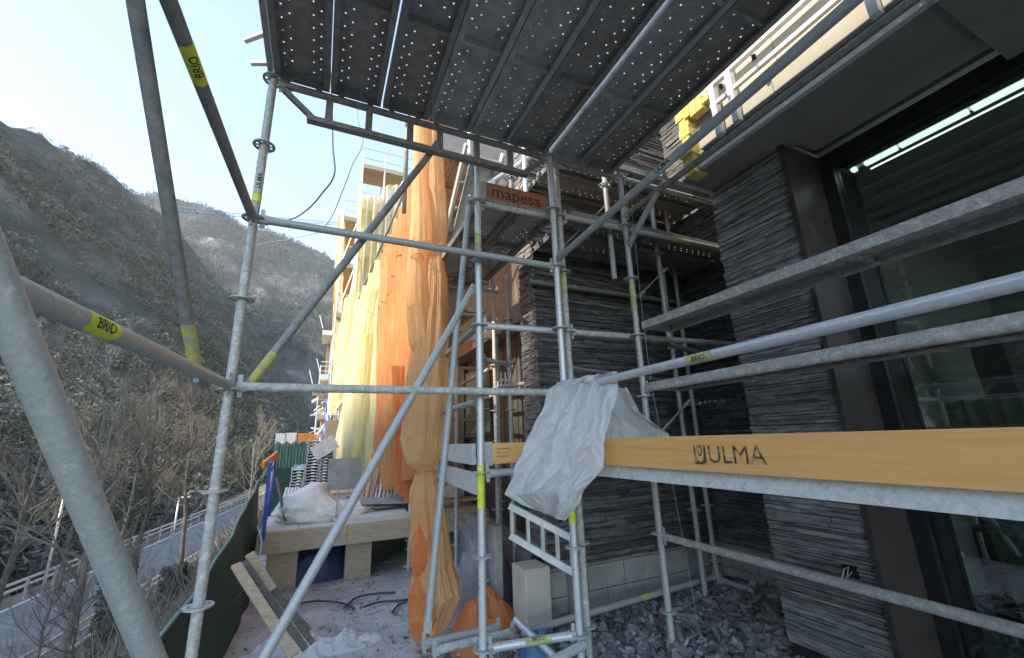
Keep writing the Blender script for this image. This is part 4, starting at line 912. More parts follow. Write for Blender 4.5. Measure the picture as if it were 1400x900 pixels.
for (px, py, Y) in ((581, 645, 3.86), (603, 338, 3.9), (570, 352, 3.9)):
    p = W(px, py, Y=Y); q = MB(); q.path([(p.x + .10 * math.cos(a) * (1.0 if py > 600 else .6), p.y + .09 * math.sin(a), p.z + .01 * math.sin(3 * a)) for a in geo(0, 6.28, 16)], .007, 6); q.path([(p.x + .05, p.y - .09, p.z), (p.x + .07, p.y - .12, p.z - .05), (p.x + .05, p.y - .12, p.z - .10)], .006, 5); q.build('knot_tie', M['net_orange'], t)
net(curtain([(1.02, 4.6, 3.9), (.98, 8.6, 3.9), (1.05, 4.6, -.3), (.98, 8.2, -.9)], 8, .07, 4, norm=(-1, -.2, 0)), 'net_orange', 'broad bright orange net hanging just behind the nearest peach column')
net(curtain([W(535, 500, Y=5.6), W(565, 500, Y=5.6), W(545, 668, Y=5.7), W(560, 690, Y=5.7)], 3, .05, 5), 'net_orange', 'loose orange net tail reaching down behind the leaning brace')
net(curtain([(.97, 8.7, 3.95), (.88, 11.0, 4.0), (.98, 8.3, -.5), (.80, 11.0, -.8)], 5, .10, 6), 'net_yellow', 'yellow net between the broad orange one and the pale one')
net(curtain([(.88, 11.1, 4.0), (.80, 13.4, 4.2), (.80, 11.0, -.9), (.52, 13.4, -.9)], 5, .12, 7), 'net_pale', 'pale greenish yellow net reaching to the stacked material')
net(curtain([(.80, 13.5, 4.8), (.6, 16.0, 5.2), (.70, 13.5, 1.6), (.35, 16.0, 1.0)], 5, .16, 8), 'net_yellow', 'farthest yellow net bellying outwards at half height')
net(bundle('n', [(.85, 9.0, 3.3, .08, .1), (.80, 9.0, 2.2, .16, .12), (.78, 9.0, 1.0, .14, .1), (.72, 9.0, -.05, .10, .1), (.70, 9.0, -.35, .02, .03)], 'x', 31, folds=6), 'net_yellow', 'yellow net bundle ending in a point above the leaning tubes')
# heap of orange net on the floor
def heap(name, cx, cy, rx, ry, h, z0, m, seed, l_, cat, n=60, rough_=.35, smooth_=True, bend=None):
    rows = []
    for i in range(n + 1):
        r_ = i / n; row = []
        for j in range(n * 2):
            a = 2 * math.pi * j / (n * 2); e = 1 + .22 * noise.noise(Vector((math.cos(a) * 1.6, math.sin(a) * 1.6, seed)))
            x = cx + rx * r_ * e * math.cos(a); y = cy + ry * r_ * e * math.sin(a)
            nn = noise.fractal(Vector((x * 5, y * 5, seed * 3.1)), 1, 2, 4); rd_ = abs(noise.noise(Vector((x * 9, y * 9, seed))))
            z = z0 + h * (max(0, 1 - r_ ** 2.4)) * (1 + rough_ * nn - rough_ * .8 * rd_) + (.0 if r_ < 1 else -.02)
            row.append((x, y, z))
        rows.append(row)
    o = MB().grid(rows, closed=True).build(name, M[m], smooth=smooth_); return tag(o, l_, cat)
tag(heap('net_heap', 1.36, 3.62, .33, .26, .34, -1.58, 'net_orange', 2, 'crumpled orange net lying on the floor by the knotted column', 'debris net'), None, None, 'coloured debris nets hanging from the facade scaffold')
heap('tarpaulin', 1.56, 4.35, .40, .34, .62, -1.58, 'tarp_grey', 5, 'grey tarpaulin covering a heap behind the first post', 'tarpaulin')
heap('tarpaulin', .10, 6.3, .62, .3, .42, -1.60, 'navy', 6, 'dark blue tarpaulin stuffed under the wooden platform', 'tarpaulin')
heap('blue_sheet', 1.50, 2.98, .13, .10, .13, -1.44, 'blue_rag', 7, 'crumpled blue plastic on the rubble between the posts', 'plastic', n=14, rough_=1.2, smooth_=False)
heap('plastic_film', .05, 4.15, .62, .19, .10, -1.56, 'film_clear', 8, 'crumpled clear plastic film on the dusty floor', 'plastic film', n=70, rough_=1.6, smooth_=False)
# big woven bag on the platform
def sack():
    rows = []; c = W(452, 700, Y=6.45); n = 60
    prof = [(0, .92), (.12, 1.0), (.3, 1.03), (.55, .98), (.75, .8), (.9, .5), (1, .03)]
    for i in range(41):
        v = i / 40
        for (a, ra), (b, rb) in zip(prof, prof[1:]):
            if v <= b + 1e-9: rr_ = ra + (rb - ra) * (v - a) / (b - a); break
        row = []
        for j in range(n * 2):
            a = 2 * math.pi * j / (n * 2); k = noise.fractal(Vector((math.cos(a) * 2.2, math.sin(a) * 2.2, v * 3.5)), 1, 2, 4)
            peak = .17 * math.exp(-((math.cos(a) + .55) ** 2 + (v - .9) ** 2 * 6) * 3)
            row.append((c.x + .60 * rr_ * (1 + .10 * k) * math.cos(a) - .05, c.y + .36 * rr_ * (1 + .10 * k) * math.sin(a), -.93 + .27 * v * (1 + .12 * k - .25 * math.cos(a)) + peak))
        rows.append(row)
    return MB().grid(rows, closed=True)
t = thing('bulk_bag', (.1, 6.4, -.93), 'large slumped off white woven bag on the wooden platform', 'bulk bag'); sack().build('bag', M['bag'], t, smooth=True)
q = MB(); c = W(462, 690, Y=6.1); q.bar((c.x - .02, 6.04, -.92), (c.x - .01, 6.10, -.62), .012, .02); q.path([W(445, 672, Y=6.25), W(450, 660, Y=6.2), W(458, 662, Y=6.2), W(463, 676, Y=6.2)], .012, 6); q.build('strap', M['tarp_grey'], t)

# white plastic sheet over the rail
def lerp_tab(tab, v):
    for a, b in zip(tab, tab[1:]):
        if v <= b[0]: t = (v - a[0]) / (b[0] - a[0]); return [a[k] * (1 - t) + b[k] * t for k in range(1, len(a))]
    return list(tab[-1][1:])
t = thing('plastic_sheet', (1.6, 2.2, .3), 'crumpled white plastic sheet draped over the rail where the long tubes meet', 'plastic sheet')
# front fall: v, left px, left py, right px, right py, Y left, Y right
F = [(0, 762, 522, 836, 510, 2.60, 2.22), (.06, 745, 534, 838, 518, 2.52, 2.12), (.2, 733, 566, 836, 548, 2.44, 2.07), (.45, 712, 612, 822, 596, 2.38, 2.04), (.7, 699, 650, 822, 640, 2.34, 2.02), (.85, 690, 676, 798, 672, 2.33, 2.08), (.93, 712, 690, 790, 690, 2.33, 2.12), (1, 735, 698, 772, 713, 2.33, 2.2)]
rows = []
nu, nv = 90, 100
for i in range(nv + 1):
    v = i / nv; xl, yl, xr_, yr, Yl, Yr = lerp_tab(F, v); row = []
    for j in range(nu + 1):
        u = j / nu; ed = .9 * noise.noise(Vector((v * 9, u * 2, 4)))
        p = W(xl + (xr_ - xl) * u + ed * 3, yl + (yr - yl) * u + 3 * noise.noise(Vector((u * 6, 2, v * 2))), Y=Yl + (Yr - Yl) * u)
        cre = -abs(noise.noise(Vector((u * 3.2 + v * .8, v * 2.4, 1.3)))) * .10 - abs(noise.noise(Vector((u * 9 - v * 3, v * 7, 7)))) * .035 + .010 * noise.noise(Vector((u * 26, v * 24, 3))) - .022 * abs(noise.noise(Vector((u * 12 + v * 9, v * 10 - u * 4, 11))))
        fold = .035 * math.sin(u * 13 + 3.5 * v) * (.3 + v) + (.07 * max(0, 1 - abs(u - .62 - .05 * v) * 9))
        dirv = p.normalized(); row.append(p - dirv * (fold + cre + .06) - Vector((0, .06, 0)) * (1 - v))
    rows.append(row)
MB().grid(rows).build('front_fall', M['film'], t, smooth=True)
F2 = [(0, 800, 516, 872, 527, 2.5, 2.40), (.3, 812, 545, 886, 562, 2.45, 2.42), (.6, 815, 575, 922, 592, 2.3, 2.44), (1, 812, 640, 930, 640, 2.2, 2.44)]
rows = []
for i in range(71):
    v = i / 70; xl, yl, xr_, yr, Yl, Yr = lerp_tab(F2, v); row = []
    for j in range(71):
        u = j / 70; p = W(xl + (xr_ - xl) * u, yl + (yr - yl) * u + 4 * noise.noise(Vector((u * 5, 8, v))), Y=Yl + (Yr - Yl) * u)
        off = .05 * math.sin(u * 11 - 2 * v) + .05 * abs(noise.noise(Vector((u * 4 - v * 2, v * 2, 9)))) + .012 * noise.noise(Vector((u * 15, v * 15, 2)))
        row.append(p + Vector((.10 * v, .12, 0)) + p.normalized() * off)
    rows.append(row)
MB().grid(rows).build('rear_fall', M['film'], t, smooth=True)
rows = []
for i in range(31):          # the part lying over the rail
    v = i / 30; y = 2.64 - .50 * v; row = []
    for j in range(25):
        a = R(-100 + 200 * j / 24); r_ = .034 + .012 * noise.noise(Vector((v * 7, j * .4, 5))) + (.03 * abs(math.sin(v * 9)) if abs(j - 12) > 5 else .004)
        row.append((1.603 + r_ * math.sin(a) * 1.3, y, .345 + r_ * math.cos(a)))
    rows.append(row)
MB().grid(rows).build('saddle', M['film'], t, smooth=True)

# ------------------------------------------------------------------ TERRACE CLUTTER
# green barrier cloth along the drop
rows = []
pth = [(-.70, 1.4), (-.66, 2.2), (-.62, 2.8), (-.56, 3.6), (-.52, 4.6), (-.50, 5.6), (-.52, 6.2)]
for k in range(13):
    v = k / 12; row = []
    for i in range(121):
        f = i / 120 * (len(pth) - 1); a = min(int(f), len(pth) - 2); tt = f - a; x = pth[a][0] * (1 - tt) + pth[a + 1][0] * tt; y = pth[a][1] * (1 - tt) + pth[a + 1][1] * tt
        top = lerp_tab([(1.4, -1.32), (2.6, -1.13), (3.1, -.98), (4.0, -.87), (5.0, -.63), (6.2, -.38)], y)[0]
        sg = .06 * math.sin(v * 3.14) * math.sin(y * 3.1) + .03 * noise.noise(Vector((y * 2.3, v * 3, 1)))
        row.append((x + sg - .10 * v + .12 * (1 - v) * 0, y, -1.62 + (top + 1.62) * v + (.012 * noise.noise(Vector((y * 5, 1, 1))) if v == 1 else 0)))
    rows.append(row)
t = thing('barrier_cloth', (-.6, 3, -1.6), 'dark green cloth barrier along the drop on the left', 'barrier')
MB().grid(rows).build('cloth', M['green_mesh'], t, smooth=True); MB().path(rows[-1][::4], .012, 8).build('edge_rope', M['green_fence'], t, smooth=True)
q = MB()
for x, y in ((-.70, 2.2), (-.63, 3.6), (-.60, 5.2)): MB().tube((x - .06, y, -1.62), (x - .09, y, -1.0), .014, 8).build('stake', M['galv_dirty'], t)
# boards leaning in the corner
BD = [((322, 772), (402, 897), 2.95, 2.55, .05, .02, 'timber', 'pale timber board leaning at the left, leftmost and longest'), ((333, 768), (418, 888), 3.02, 2.74, .032, .02, 'timber_dark', 'dark board leaning between the two pale ones'),
      ((341, 757), (372, 808), 3.08, 3.0, .05, .02, 'timber', 'short pale board with rough end on top of the leaning pile'), ((352, 775), (428, 880), 3.08, 2.9, .03, .015, 'timber_dark', 'dark board at the right of the leaning pile'), ((346, 772), (424, 862), 3.2, 3.05, .02, .015, 'timber_dark', 'thin dark batten at the back of the leaning pile')]
for (a, b, Ya, Yb, wd, th, m_, l_) in BD:
    o = MB().bar(W(*a, Y=Ya), W(*b, Y=Yb), wd, th, up=(.5, -1, .6)).build('board', M[m_]); tag(o, l_, 'board', 'boards leaning at the left'); bv = o.modifiers.new('bevel', 'BEVEL'); bv.width = .003
# wooden platform
t = thing('wooden_platform', (.8, 7, -1.6), 'low timber platform with dusty plywood top carrying bags and tubes', 'platform')
q = MB()
for i in range(9): q.box(-.52 + i * .40, -.52 + i * .40 + .394, 5.86, 9.6, -.945, -.925)
q.build('deck_boards', M['plywood'], t)
q = MB()
for i in range(4): q.box(-.53 + i * .95, -.53 + i * .95 + .946, 5.82, 5.858, -1.155, -.935)
q.build('fascia', M['timber'], t)
for (x0, x1, y) in ((-.42, -.10, 5.95), (.42, .72, 5.92), (2.0, 2.2, 5.95), (-.42, -.2, 8.5), (.5, .7, 8.5)): MB().box(x0, x1, y, y + .14, -1.6, -1.16).build('leg', M['timber'], t)
q = MB()
for x in (.0, 1.0, 1.9): q.box(x, x + .05, 5.86, 9.5, -1.10, -.946)
q.build('joist', M['timber_dark'], t)
q = MB().box(.9, 1.0, 5.86, 9.6, -1.0, -.947).box(1.0, 3.0, 5.9, 9.6, -1.16, -.96); q.build('bearer', M['timber_dark'], t)
o = MB().boxm(Matrix.Translation((.72, 6.15, -.905)) @ Matrix.Rotation(R(-3), 4, 'Z'), .9, .5, .05).build('board', M['plywood']); tag(o, 'thick dusty board lying at the platform edge, right of the bag', 'board', 'boards lying on the platform')
o = MB().boxm(Matrix.Translation((1.15, 6.6, -.80)) @ Matrix.Rotation(R(4), 4, 'Y') @ Matrix.Rotation(R(5), 4, 'Z'), 1.15, .6, .025).build('board', M['concrete']); tag(o, 'grey sheet lying tilted over the bag and the boards', 'board', 'boards lying on the platform')
# debris under and around the platform
# blue ladder frame
t = thing('blue_guard_post', (-.45, 5.2, -1.4), 'blue steel guard frame with an orange end at the platform corner', 'guard frame')
a0, a1 = W(360, 738, Y=5.6), W(369, 632, Y=5.3); b0, b1 = W(368, 704, Y=5.9), W(376, 624, Y=5.6)
MB().bar(a0, a1, .035, .05).build('post', M['blue'], t); MB().bar(b0, b1, .035, .05).build('post', M['blue'], t)
MB().bar(sub(a0, a1, .86), sub(b0, b1, .86), .02, .03).bar(sub(a0, a1, .55), sub(b0, b1, .45), .02, .03).build('rung', M['blue'], t)
MB().bar(a1 + Vector((-.06, 0, -.03)), b1 + Vector((.02, 0, .02)), .03, .07).build('orange_end', M['orange_plastic'], t)
MB().bar(sub(a0, a1, .62) + Vector((.01, .1, .04)), sub(b0, b1, .9), .012, .09).build('white_plate', M['alu'], t)
o = MB().bar(W(379, 655, Y=6.6), W(390, 712, Y=6.2), .09, .02, up=(1, -.4, 0)).build('board', M['timber_dark']); tag(o, 'dark board leaning beside the blue guard frame', 'board', 'boards lying on the platform')
ORD = ['first', 'second', 'third', 'fourth', 'fifth', 'sixth', 'first', 'second', 'third', 'fourth', 'fifth', 'sixth', 'seventh']
tb = None
for i in range(11):
    a = W(384 + (i % 6) * 4.6, 702 - (i // 6) * 6, Y=7.0); b = W(392 + (i % 6) * 4.2, 671 - (i // 6) * 3, Y=7.9)
    o = MB().tube(a, b, .022, 10, hollow=True).build('galvanised_tube', M['galv_light'], smooth=True, auto=50); tag(o, ORD[i] + ' galvanised tube from the left in the ' + ('lower' if i < 6 else 'upper') + ' layer of the bundle behind the bag', 'tube', 'galvanised tubes bundled behind the bag')
# stacks of steel boards seen end on
k = 0
for (px, Y, n_, py0, l_) in ((404, 9.0, 14, 697, 'left stack of galvanised planks beyond the platform'), (424, 8.8, 22, 690, 'middle stack of galvanised planks beyond the platform'), (440, 8.8, 20, 690, 'right stack of galvanised planks, beside the grey panel')):
    t = thing('plank_stack', W(px, py0, Y=Y), l_, 'plank stack', 'stacks of galvanised planks')
    c = W(px, py0, Y=Y); q = MB()
    for i in range(n_):
        z = c.z + i * .052; dx = rr.uniform(-.012, .012)
        q.box(c.x - .13 + dx, c.x + .13 + dx, c.y, c.y + 2, z, z + .012); q.box(c.x - .13 + dx, c.x - .112 + dx, c.y, c.y + 2, z, z + .045); q.box(c.x + .112 + dx, c.x + .13 + dx, c.y, c.y + 2, z, z + .045); q.box(c.x - .03 + dx, c.x + .03 + dx, c.y, c.y + 2, z + .01, z + .03)
    q.build('planks', M['galv_light'], t)
    t2_ = MB().box(c.x - .16, c.x + .16, c.y + .1, c.y + 1.8, c.z - .7, c.z); t2_.build('bearer', M['timber_dark'], t)
o = MB().boxm(Matrix.Translation(W(412, 668, Y=8.6)) @ Matrix.Rotation(R(6), 4, 'Y'), .035, .1, .75).build('board', M['timber']); tag(o, 'upright pale batten between the plank stacks', 'board', 'boards lying on the platform')
a = W(450, 628, Y=8.2); b = W(492, 668, Y=8.2); o = MB().box(a.x, b.x, 8.2, 8.26, b.z, a.z).build('grey_panel', M['concrete']); tag(o, 'plain grey sheet standing upright beside the plank stacks', 'panel')
a = W(444, 612, Y=8.6); o = MB().boxm(Matrix.Translation(a) @ Matrix.Rotation(R(-32), 4, 'Y'), .42, .05, .26).build('white_sheet', M['bag']); tag(o, 'tilted white sheet above the plank stacks', 'sheet')
# leaning tubes and beams right of the panel
LT = [(493, 690, 508, 622, 'orange_plastic', .028), (500, 688, 513, 622, 'timber', .03), (506, 688, 521, 630, 'brick_wood', .03), (512, 686, 520, 640, 'galv_light', .018), (517, 686, 527, 632, 'galv_light', .018), (523, 686, 533, 630, 'galv', .018), (529, 686, 537, 634, 'galv_light', .018), (534, 688, 541, 626, 'galv', .018), (539, 684, 543, 634, 'galv_light', .018), (545, 664, 540, 618, 'galv_light', .018)]
for i, (x0, y0, x1, y1, m_, r_) in enumerate(LT):
    o = MB().tube(W(x0, y0, Y=7.0), W(x1, y1, Y=7.6), r_, 10).build('leaning_tube', M[m_], smooth=True, auto=50)
    tag(o, {'orange_plastic': 'orange tube leaning among grey ones on the platform', 'timber': 'brown pole leaning beside the orange tube', 'brick_wood': 'tan pole leaning third from the orange tube'}.get(m_, ORD[6 + i - 3] + ' grey tube from the left, leaning in the row under the orange net'), 'tube', 'tubes leaning on the platform')
t = thing('metal_frame', W(530, 688, Y=6.9), 'dark flat metal frame lying on the platform under the orange net', 'frame')
q = MB(); A_ = [W(500, 686, Y=6.9), W(552, 690, Y=6.9), W(548, 672, Y=7.6), (W(512, 672, Y=7.6))]
for i in range(4): q.bar(A_[i], A_[(i + 1) % 4], .025, .025)
for k in (.25, .5, .75): q.bar(sub(A_[0], A_[1], k), sub(A_[3], A_[2], k), .02, .02)
q.build('bars', M['galv_dark'], t)
# hoses on the dust
for (pts, l_) in (([(470, 832), (486, 818), (510, 812), (540, 810)], 'dark hose curving over the dust under the platform, upper'), ([(497, 830), (520, 823), (550, 821), (566, 818)], 'dark hose lying straight beside the net foot'), ([(395, 828), (430, 822), (465, 824), (484, 832)], 'dark hose lying behind the clear film'), ([(536, 838), (544, 828), (556, 823)], 'short curl of hose near the net foot')):
    cable([W(x, y, Z=-1.54) for x, y in pts], .010, l_, 'hose', 'hose', 'hose', 'hoses on the dusty floor')
cable([W(352, 720, Y=4.8), W(358, 742, Y=4.4), W(352, 770, Y=4.2), W(345, 790, Y=4.0)], .006, 'green cord hanging on the green barrier', 'green_fence', 'cord', 'cord')
# rubble of broken slate
def chips(n, region, smin, smax, seed):
    g_ = random.Random(seed); q = MB()
    for i in range(n):
        x, y = region(g_); s_ = g_.uniform(smin, smax) * (1 if g_.random() < .8 else 1.6); lx = s_ * g_.uniform(.6, 1.4); ly = s_ * g_.uniform(.35, .9); th = s_ * g_.uniform(.08, .3)
        zb = rub(x, y) + g_.uniform(-.01, .03)
        m_ = Matrix.Translation((x, y, zb)) @ Matrix.Rotation(g_.uniform(0, 6.28), 4, 'Z') @ Matrix.Rotation(g_.gauss(0, .45), 4, 'X') @ Matrix.Rotation(g_.gauss(0, .45), 4, 'Y')
        k = g_.randint(4, 6); an = sorted(g_.uniform(0, 6.28) for _ in range(k)); P_ = [(math.cos(a) * lx / 2 * g_.uniform(.8, 1.1), math.sin(a) * ly / 2 * g_.uniform(.8, 1.1)) for a in an]
        vv = [m_ @ Vector((p[0], p[1], -th / 2)) for p in P_] + [m_ @ Vector((p[0] * .94, p[1] * .94, th / 2)) for p in P_]
        q.add(vv, [tuple(reversed(range(k))), tuple(range(k, 2 * k))] + [(a, (a + 1) % k, k + (a + 1) % k, k + a) for a in range(k)])
    return q
def rub(x, y): return -1.575 + .13 * smooth(1.2, 2.0, x) * (1 - smooth(3.6, 4.2, y)) + .07 * fb(x, y, 1.1) * smooth(1.3, 2.0, x) + .04 * smooth(2.8, 3.6, x)
def regA(g_): return g_.uniform(1.35, 3.9) + g_.gauss(0, .05), g_.uniform(1.2, 3.42)
def regB(g_): return g_.uniform(.8, 1.7), 1.6 + 2.0 * g_.random()
def regC(g_): return g_.uniform(-.6, 2), 1.6 + 4.4 * g_.random() ** 1.3
base = MB().grid([[(x, y, rub(x, y) - .02) for x in geo(1.05, 3.95, 40)] for y in geo(.2, 3.5, 40)]); tag(base.build('rubble_bed', M['rubble'], smooth=True), 'dark bed of slate debris in the recess', 'rubble', kind='stuff')
tag(chips(5200, regA, .04, .13, 1).build('slate_rubble', M['rubble']), 'dark broken slate offcuts heaped in the recess', 'rubble', kind='stuff')
tag(chips(500, regA, .03, .08, 2).build('stone_chips', M['rubble_pale']), 'paler stone chips among the slate rubble', 'rubble', kind='stuff')
tag(chips(900, regB, .03, .10, 3).build('slate_rubble', M['rubble']), 'slate offcuts scattered between the nearest posts', 'rubble', kind='stuff')
tag(chips(1500, regC, .010, .045, 14).build('stone_chips', M['rubble']), 'dark slate grit trodden into the dusty floor', 'rubble', kind='stuff')
tag(chips(3200, regC, .006, .030, 4).build('stone_chips', M['rubble_pale']), 'small grit scattered over the dusty floor', 'rubble', kind='stuff')

# ------------------------------------------------------------------ FAR SITE
t = thing('green_site_fence', (-.4, 13, -1.5), 'green cloth site fence in front of the far scaffolds', 'fence')
a = W(374, 640, Y=12); b = W(428, 640, Y=12); za = W(374, 606, Y=12).z; zb = W(428, 606, Y=12).z
rows = [[(a.x + (b.x - a.x) * i / 60, 12 + .05 * math.sin(i * 1.3), (-1.5, za)[k] + (0 if k == 0 else .03 * math.sin(i * .5))) for i in range(61)] for k in range(2)]
MB().grid(rows).build('cloth', M['green_fence'], t, smooth=True)
q = MB(); 
for i in range(5): x = a.x + (b.x - a.x) * i / 4; q.tube((x, 12.05, -1.6), (x, 12.05, za + .05), .02, 8)
q.build('post', M['galv'], t)
heap('white_sheeting', W(398, 634, Y=10.5).x, 10.6, .45, .3, .45, -1.15, 'bag', 11, 'white sheeting thrown over material behind the plank stacks', 'sheeting', n=40, rough_=.8)
o = MB().box(W(374, 660, Y=10).x, W(398, 660, Y=10).x, 10, 10.1, W(390, 668, Y=10).z - .4, W(390, 640, Y=10).z).build('dark_crate', M['green_mesh']); tag(o, 'dark green panel left of the plank stacks', 'panel')
ter2 = MB().box(-.7, 5, 9.7, 30, -1.9, -1.54); 
for (x0, x1, y0, y1, l_) in ((408, 423, 592, 607, 'orange crate behind the green fence, left'), (424, 431, 593, 606, 'orange crate behind the green fence, right')):
    a = W(x0, y0, Y=13); b = W(x1, y1, Y=13); q = MB(); nn = 4
    for k in range(nn): q.box(a.x, b.x, 13, 13.5, b.z + (a.z - b.z) * k / nn, b.z + (a.z - b.z) * (k + .8) / nn)
    q.box(a.x + .02, b.x - .02, 13.02, 13.48, b.z - .5, a.z - .02); tag(q.build('orange_crate', M['orange_plastic']), l_, 'crate', 'orange crates')
for j, (x0, x1, y0, y1) in enumerate(((377, 390, 592, 606), (391, 404, 591, 607))):
    a = W(x0, y0, Y=13.5); b = W(x1, y1, Y=13.5); q = MB()
    for k in range(6): q.box(a.x, b.x, 13.5, 14, b.z + (a.z - b.z) * k / 6, b.z + (a.z - b.z) * (k + .6) / 6)
    q.box(a.x + .03, b.x - .03, 13.52, 13.98, b.z - .5, a.z - .05); tag(q.build('material_pile', M['galv_light']), ('grey pile of frames behind the green fence, leftmost', 'grey pile of frames beside the orange crates')[j], 'material pile', 'piles behind the green fence')
def tower(name, x0, x1, y0, y1, z0, z1, nx, nz, l_, m='galv_light', netm=None, cat='scaffold', seed=1, boards='timber'):
    t = thing(name, (x0, y0, z0), l_, cat); g_ = random.Random(seed); q = MB(); r_ = .035
    for i in range(nx + 1):
        x = x0 + (x1 - x0) * i / nx
        for y in (y0, y1): q.tube((x, y, z0), (x, y, z1 + .8), r_, 6)
    q.build('posts', M[m], t)
    q = MB()
    for k in range(nz + 1):
        z = z0 + (z1 - z0) * k / nz
        for y in (y0, y1):
            for dz in (0, .5, 1.0): q.tube((x0, y, z + dz), (x1, y, z + dz), r_ * .7, 5)
        for i in range(nx + 1): x = x0 + (x1 - x0) * i / nx; q.tube((x, y0, z), (x, y1, z), r_ * .7, 5)
        MB().box(x0, x1, y0 + .05, y1 - .05, z - .06, z).box(x0, x1, y0 - .03, y0 + .06, z - .002, z + .18).build('walk_board', M[boards], t)
        if k < nz:
            i = g_.randrange(nx); q.tube((x0 + (x1 - x0) * i / nx, y0, z), (x0 + (x1 - x0) * (i + 1) / nx, y0, z + (z1 - z0) / nz), r_ * .7, 5)
    q.build('rails', M[m], t)
    return t
# scaffolded buildings at the end of the terrace
a = W(428, 620, Y=24); b = W(464, 500, Y=24)
tower('far_scaffold', a.x, a.x + 1.7, 24, 25.4, -1.6, W(428, 520, Y=24).z, 3, 5, 'white scaffold tower with mixed debris at the far end', seed=2)
q = MB()
for i in range(150):
    p = Vector((rr.uniform(a.x - .1, a.x + 1.8), rr.uniform(23.8, 25.2), rr.uniform(-1.2, W(428, 540, Y=24).z))); d = Vector((rr.gauss(0, 1), rr.gauss(0, .4), rr.gauss(0, .5))).normalized() * rr.uniform(.15, .5)
    q.bar(p - d, p + d, .04, rr.uniform(.03, .12))
tag(q.build('loose_material', M['alu']), 'loose pale boards and tubes stored all over the far scaffold tower', 'material', kind='stuff')
fb_ = thing('far_building', (1, 26, -1.6), 'distant pale building behind the white scaffold tower', 'building')
MB().box(a.x + .25, 6, 25.6, 34, -1.6, W(440, 470, Y=26).z).build('wall', M['brick_wood'], fb_)
for k in range(3):
    z = .2 + k * 1.9; MB().box(a.x + .5, a.x + 1.7, 25.55, 25.598, z, z + 1.0).build('window', M['frame'], fb_)
for k, (px0, px1, py) in enumerate(((441, 462, 452), (437, 464, 512), (427, 446, 528))):
    p0 = W(px0, py, Y=23.5); p1 = W(px1, py, Y=23.5); MB().box(p0.x, p1.x, 23.4, 25.6, p0.z - .25, p0.z).bar((p0.x, 23.4, p0.z + .1), (p0.x - .2, 23.4, p0.z + .8), .05, .05).build('balcony', M['alu'], fb_)
bc = thing('rubble_chute', (W(458, 500, Y=22).x, 22, 0), 'blue rubble chute hanging on the far scaffold', 'chute'); q = MB()
for k in range(9):
    z0 = W(458, 478, Y=22).z - k * .62; x = W(458, 500, Y=22).x - .02 * k; q.tube((x, 22, z0), (x, 22, z0 - .66), .22, 14, .16)
q.build('chute_sections', M['blue'], bc, smooth=True)
# big netted scaffold in sunlight beyond
t = tower('netted_scaffold', .9, 4.6, 17.0, 18.2, -1.6, 11.8, 4, 6, 'tall netted scaffold beyond the hanging nets with its top in the sun', m='alu', seed=4)
for k in range(4):
    xa = .9 + .925 * k; h = 10.3 + .75 * k
    curtain([(xa, 16.9, h), (xa + .9, 16.9, h + .25), (xa, 16.9, 1), (xa + .9, 16.9, 1)], 3, .12, 40 + k, nu=30, nv=50, norm=(0, -1, 0)).build('net_panel', M['net_pale'] if k % 2 else M['net_yellow'], t, smooth=True)
t = tower('netted_scaffold', .3, .9, 18.3, 24.0, -1.6, 9.8, 1, 5, 'receding netted scaffold left of the tall one, its nets orange and pale', m='alu', seed=9)
for k in range(4):
    ya = 18.3 + 1.4 * k; curtain([(.25, ya, 10.2 + .6 * k), (.25, ya + 1.35, 10.4 + .6 * k), (.45, ya, 4.5 - k * .2), (.45, ya + 1.35, 4.4)], 3, .15, 50 + k, nu=24, nv=40, norm=(-1, 0, 0)).build('net_panel', M['net_pale'] if k != 1 else M['net_orange'], t, smooth=True)
fb2 = thing('far_building', (3, 19, -1.6), 'tall pale building wrapped by the netted scaffold', 'building'); MB().box(1.2, 9, 18.4, 30, -1.6, 11.0).build('wall', M['cream'], fb2)
for k in range(4):
    for j in range(2): MB().box(1.6 + j * 1.6, 2.5 + j * 1.6, 18.35, 18.398, 1 + 2.5 * k, 2.3 + 2.5 * k).build('window', M['frame'], fb2)
wl = W(462, 640, Y=16); MB().box(wl.x - .5, wl.x + .6, 16, 16.6, -1.6, W(462, 575, Y=16).z).build('storage_box', M['brick_wood']); bpy.data.objects['storage_box']['label'] = 'tall brown plywood box at the foot of the netted scaffold'; bpy.data.objects['storage_box']['category'] = 'box'
# vertical scaffold edge frame holding the nets
t = thing('net_post', (1.1, 4.5, 4), 'dark post at the top of the nets carrying them', 'scaffold post'); MB().tube((.66, 4.1, 2.4), (.66, 4.1, 4.4), .024, 12).build('tube', M['galv_dark'], t, smooth=True); MB().tube((1.05, 4.2, 3.95), (.8, 14, 4.4), .024, 12).build('rail', M['galv'], t, smooth=True)
# tower crane jib
t = thing('tower_crane', (-70, 200, 60), 'thin tower crane jib crossing the sky above the valley', 'crane')
a = W(225, 288, Y=160); b = W(470, 309, Y=190); q = MB(); n_ = 44
for dz, dy in ((0, 0), (1.3, 0)): q.bar(a + Vector((0, 0, dz)), b + Vector((0, 0, dz)), .14, .14)
for i in range(n_):
    p = sub(a, b, i / n_); r_ = sub(a, b, (i + .5) / n_); s_ = sub(a, b, (i + 1) / n_); q.bar(p, r_ + Vector((0, 0, 1.3)), .07, .07); q.bar(r_ + Vector((0, 0, 1.3)), s_, .07, .07)
q.build('jib', M['blue'], t)

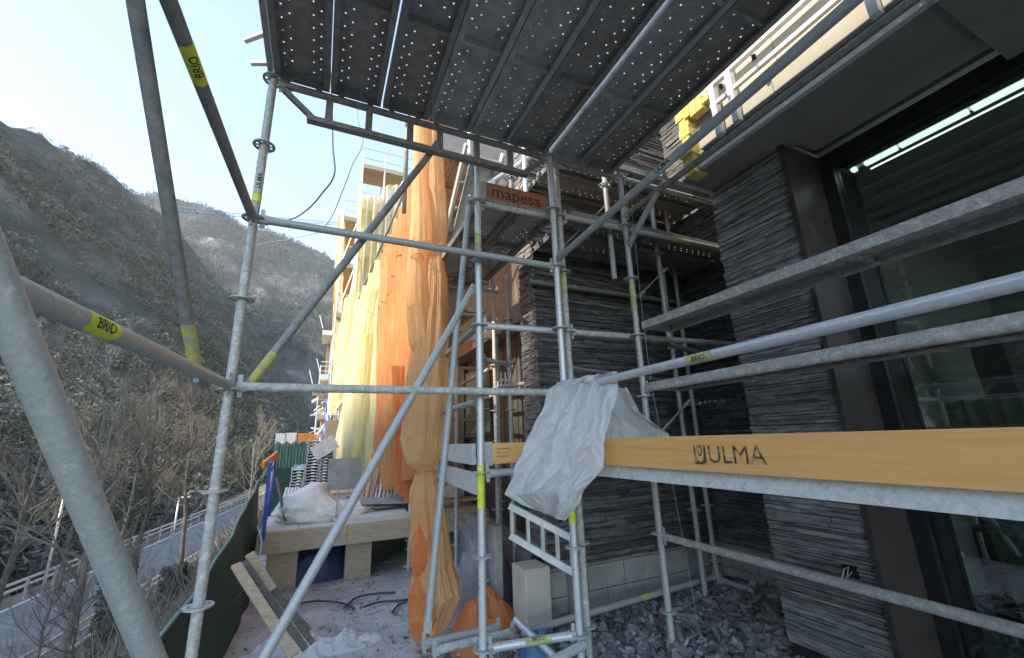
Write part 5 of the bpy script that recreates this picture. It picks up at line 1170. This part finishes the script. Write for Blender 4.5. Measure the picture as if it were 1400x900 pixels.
# ------------------------------------------------------------------ haze
hz = MB().box(-1700, 1500, -450, 2700, -60, 1500).build('haze', M['ink']); hz.data.materials.clear(); tag(hz, kind='stuff')
m = bpy.data.materials.new('haze'); m.use_nodes = True; N = m.node_tree.nodes; N.remove(N['Principled BSDF']); pv = N.new('ShaderNodeVolumePrincipled'); pv.inputs['Color'].default_value = (.80, .88, 1, 1); pv.inputs['Density'].default_value = .00008; pv.inputs['Anisotropy'].default_value = .1
m.node_tree.links.new(pv.outputs[0], N['Material Output'].inputs['Volume']); hz.data.materials.append(m)
for i, (px, py, Y, ln, an, m_, l_) in enumerate(((470, 700, 7.6, .9, 10, 'galv_light', 'pale steel plank lying behind the bag, uppermost'), (520, 693, 7.3, 1.1, -12, 'galv', 'grey steel plank lying under the metal frame'), (585, 690, 7.2, 1.2, 20, 'plywood', 'dusty plywood offcut lying behind the net column'), (640, 700, 6.4, 1.0, -5, 'timber', 'timber length lying at the right end of the platform'))):
    c = W(px, py, Y=Y); o = MB().boxm(Matrix.Translation((c.x, Y, -.90 + .02 * i)) @ Matrix.Rotation(R(an), 4, 'Z'), ln, .22, .04).build('board', M[m_]); tag(o, l_, 'board', 'boards lying on the platform')
for i in range(26):
    c = W(rr.uniform(468, 560), rr.uniform(676, 700), Y=rr.uniform(7.3, 8.4)); d = Vector((rr.gauss(0, 1), rr.gauss(0, 1), abs(rr.gauss(0, .3)))).normalized() * rr.uniform(.15, .35)
    o = MB().bar(c - d, c + d, .03, .02).build('scrap_batten', M[('timber', 'galv_light', 'timber_dark')[i % 3]]); tag(o, ('pale timber batten', 'bright steel strip', 'dark batten')[i % 3] + ' in the scrap pile behind the metal frame', 'batten', ('pale', 'steel', 'dark')[i % 3] + ' battens of the scrap pile on the platform')
t = thing('bulk_bag', W(612, 700, Y=6.8), 'small pale sack standing on the platform right of the net column', 'bulk bag', 'sacks on the platform')
c = W(625, 700, Y=6.9); rows = []
for i in range(21):
    v = i / 20; rows.append([(c.x + (.2 * (1 - v ** 4) + .01) * (1 + .15 * noise.noise(Vector((math.cos(a) * 2, math.sin(a) * 2, v * 3)))) * math.cos(a), 6.9 + (.16 * (1 - v ** 4) + .01) * math.sin(a), -.92 + .36 * v) for a in geo(0, 2 * math.pi, 40)[:-1]])
MB().grid(rows, closed=True).build('bag', M['bag'], t, smooth=True)
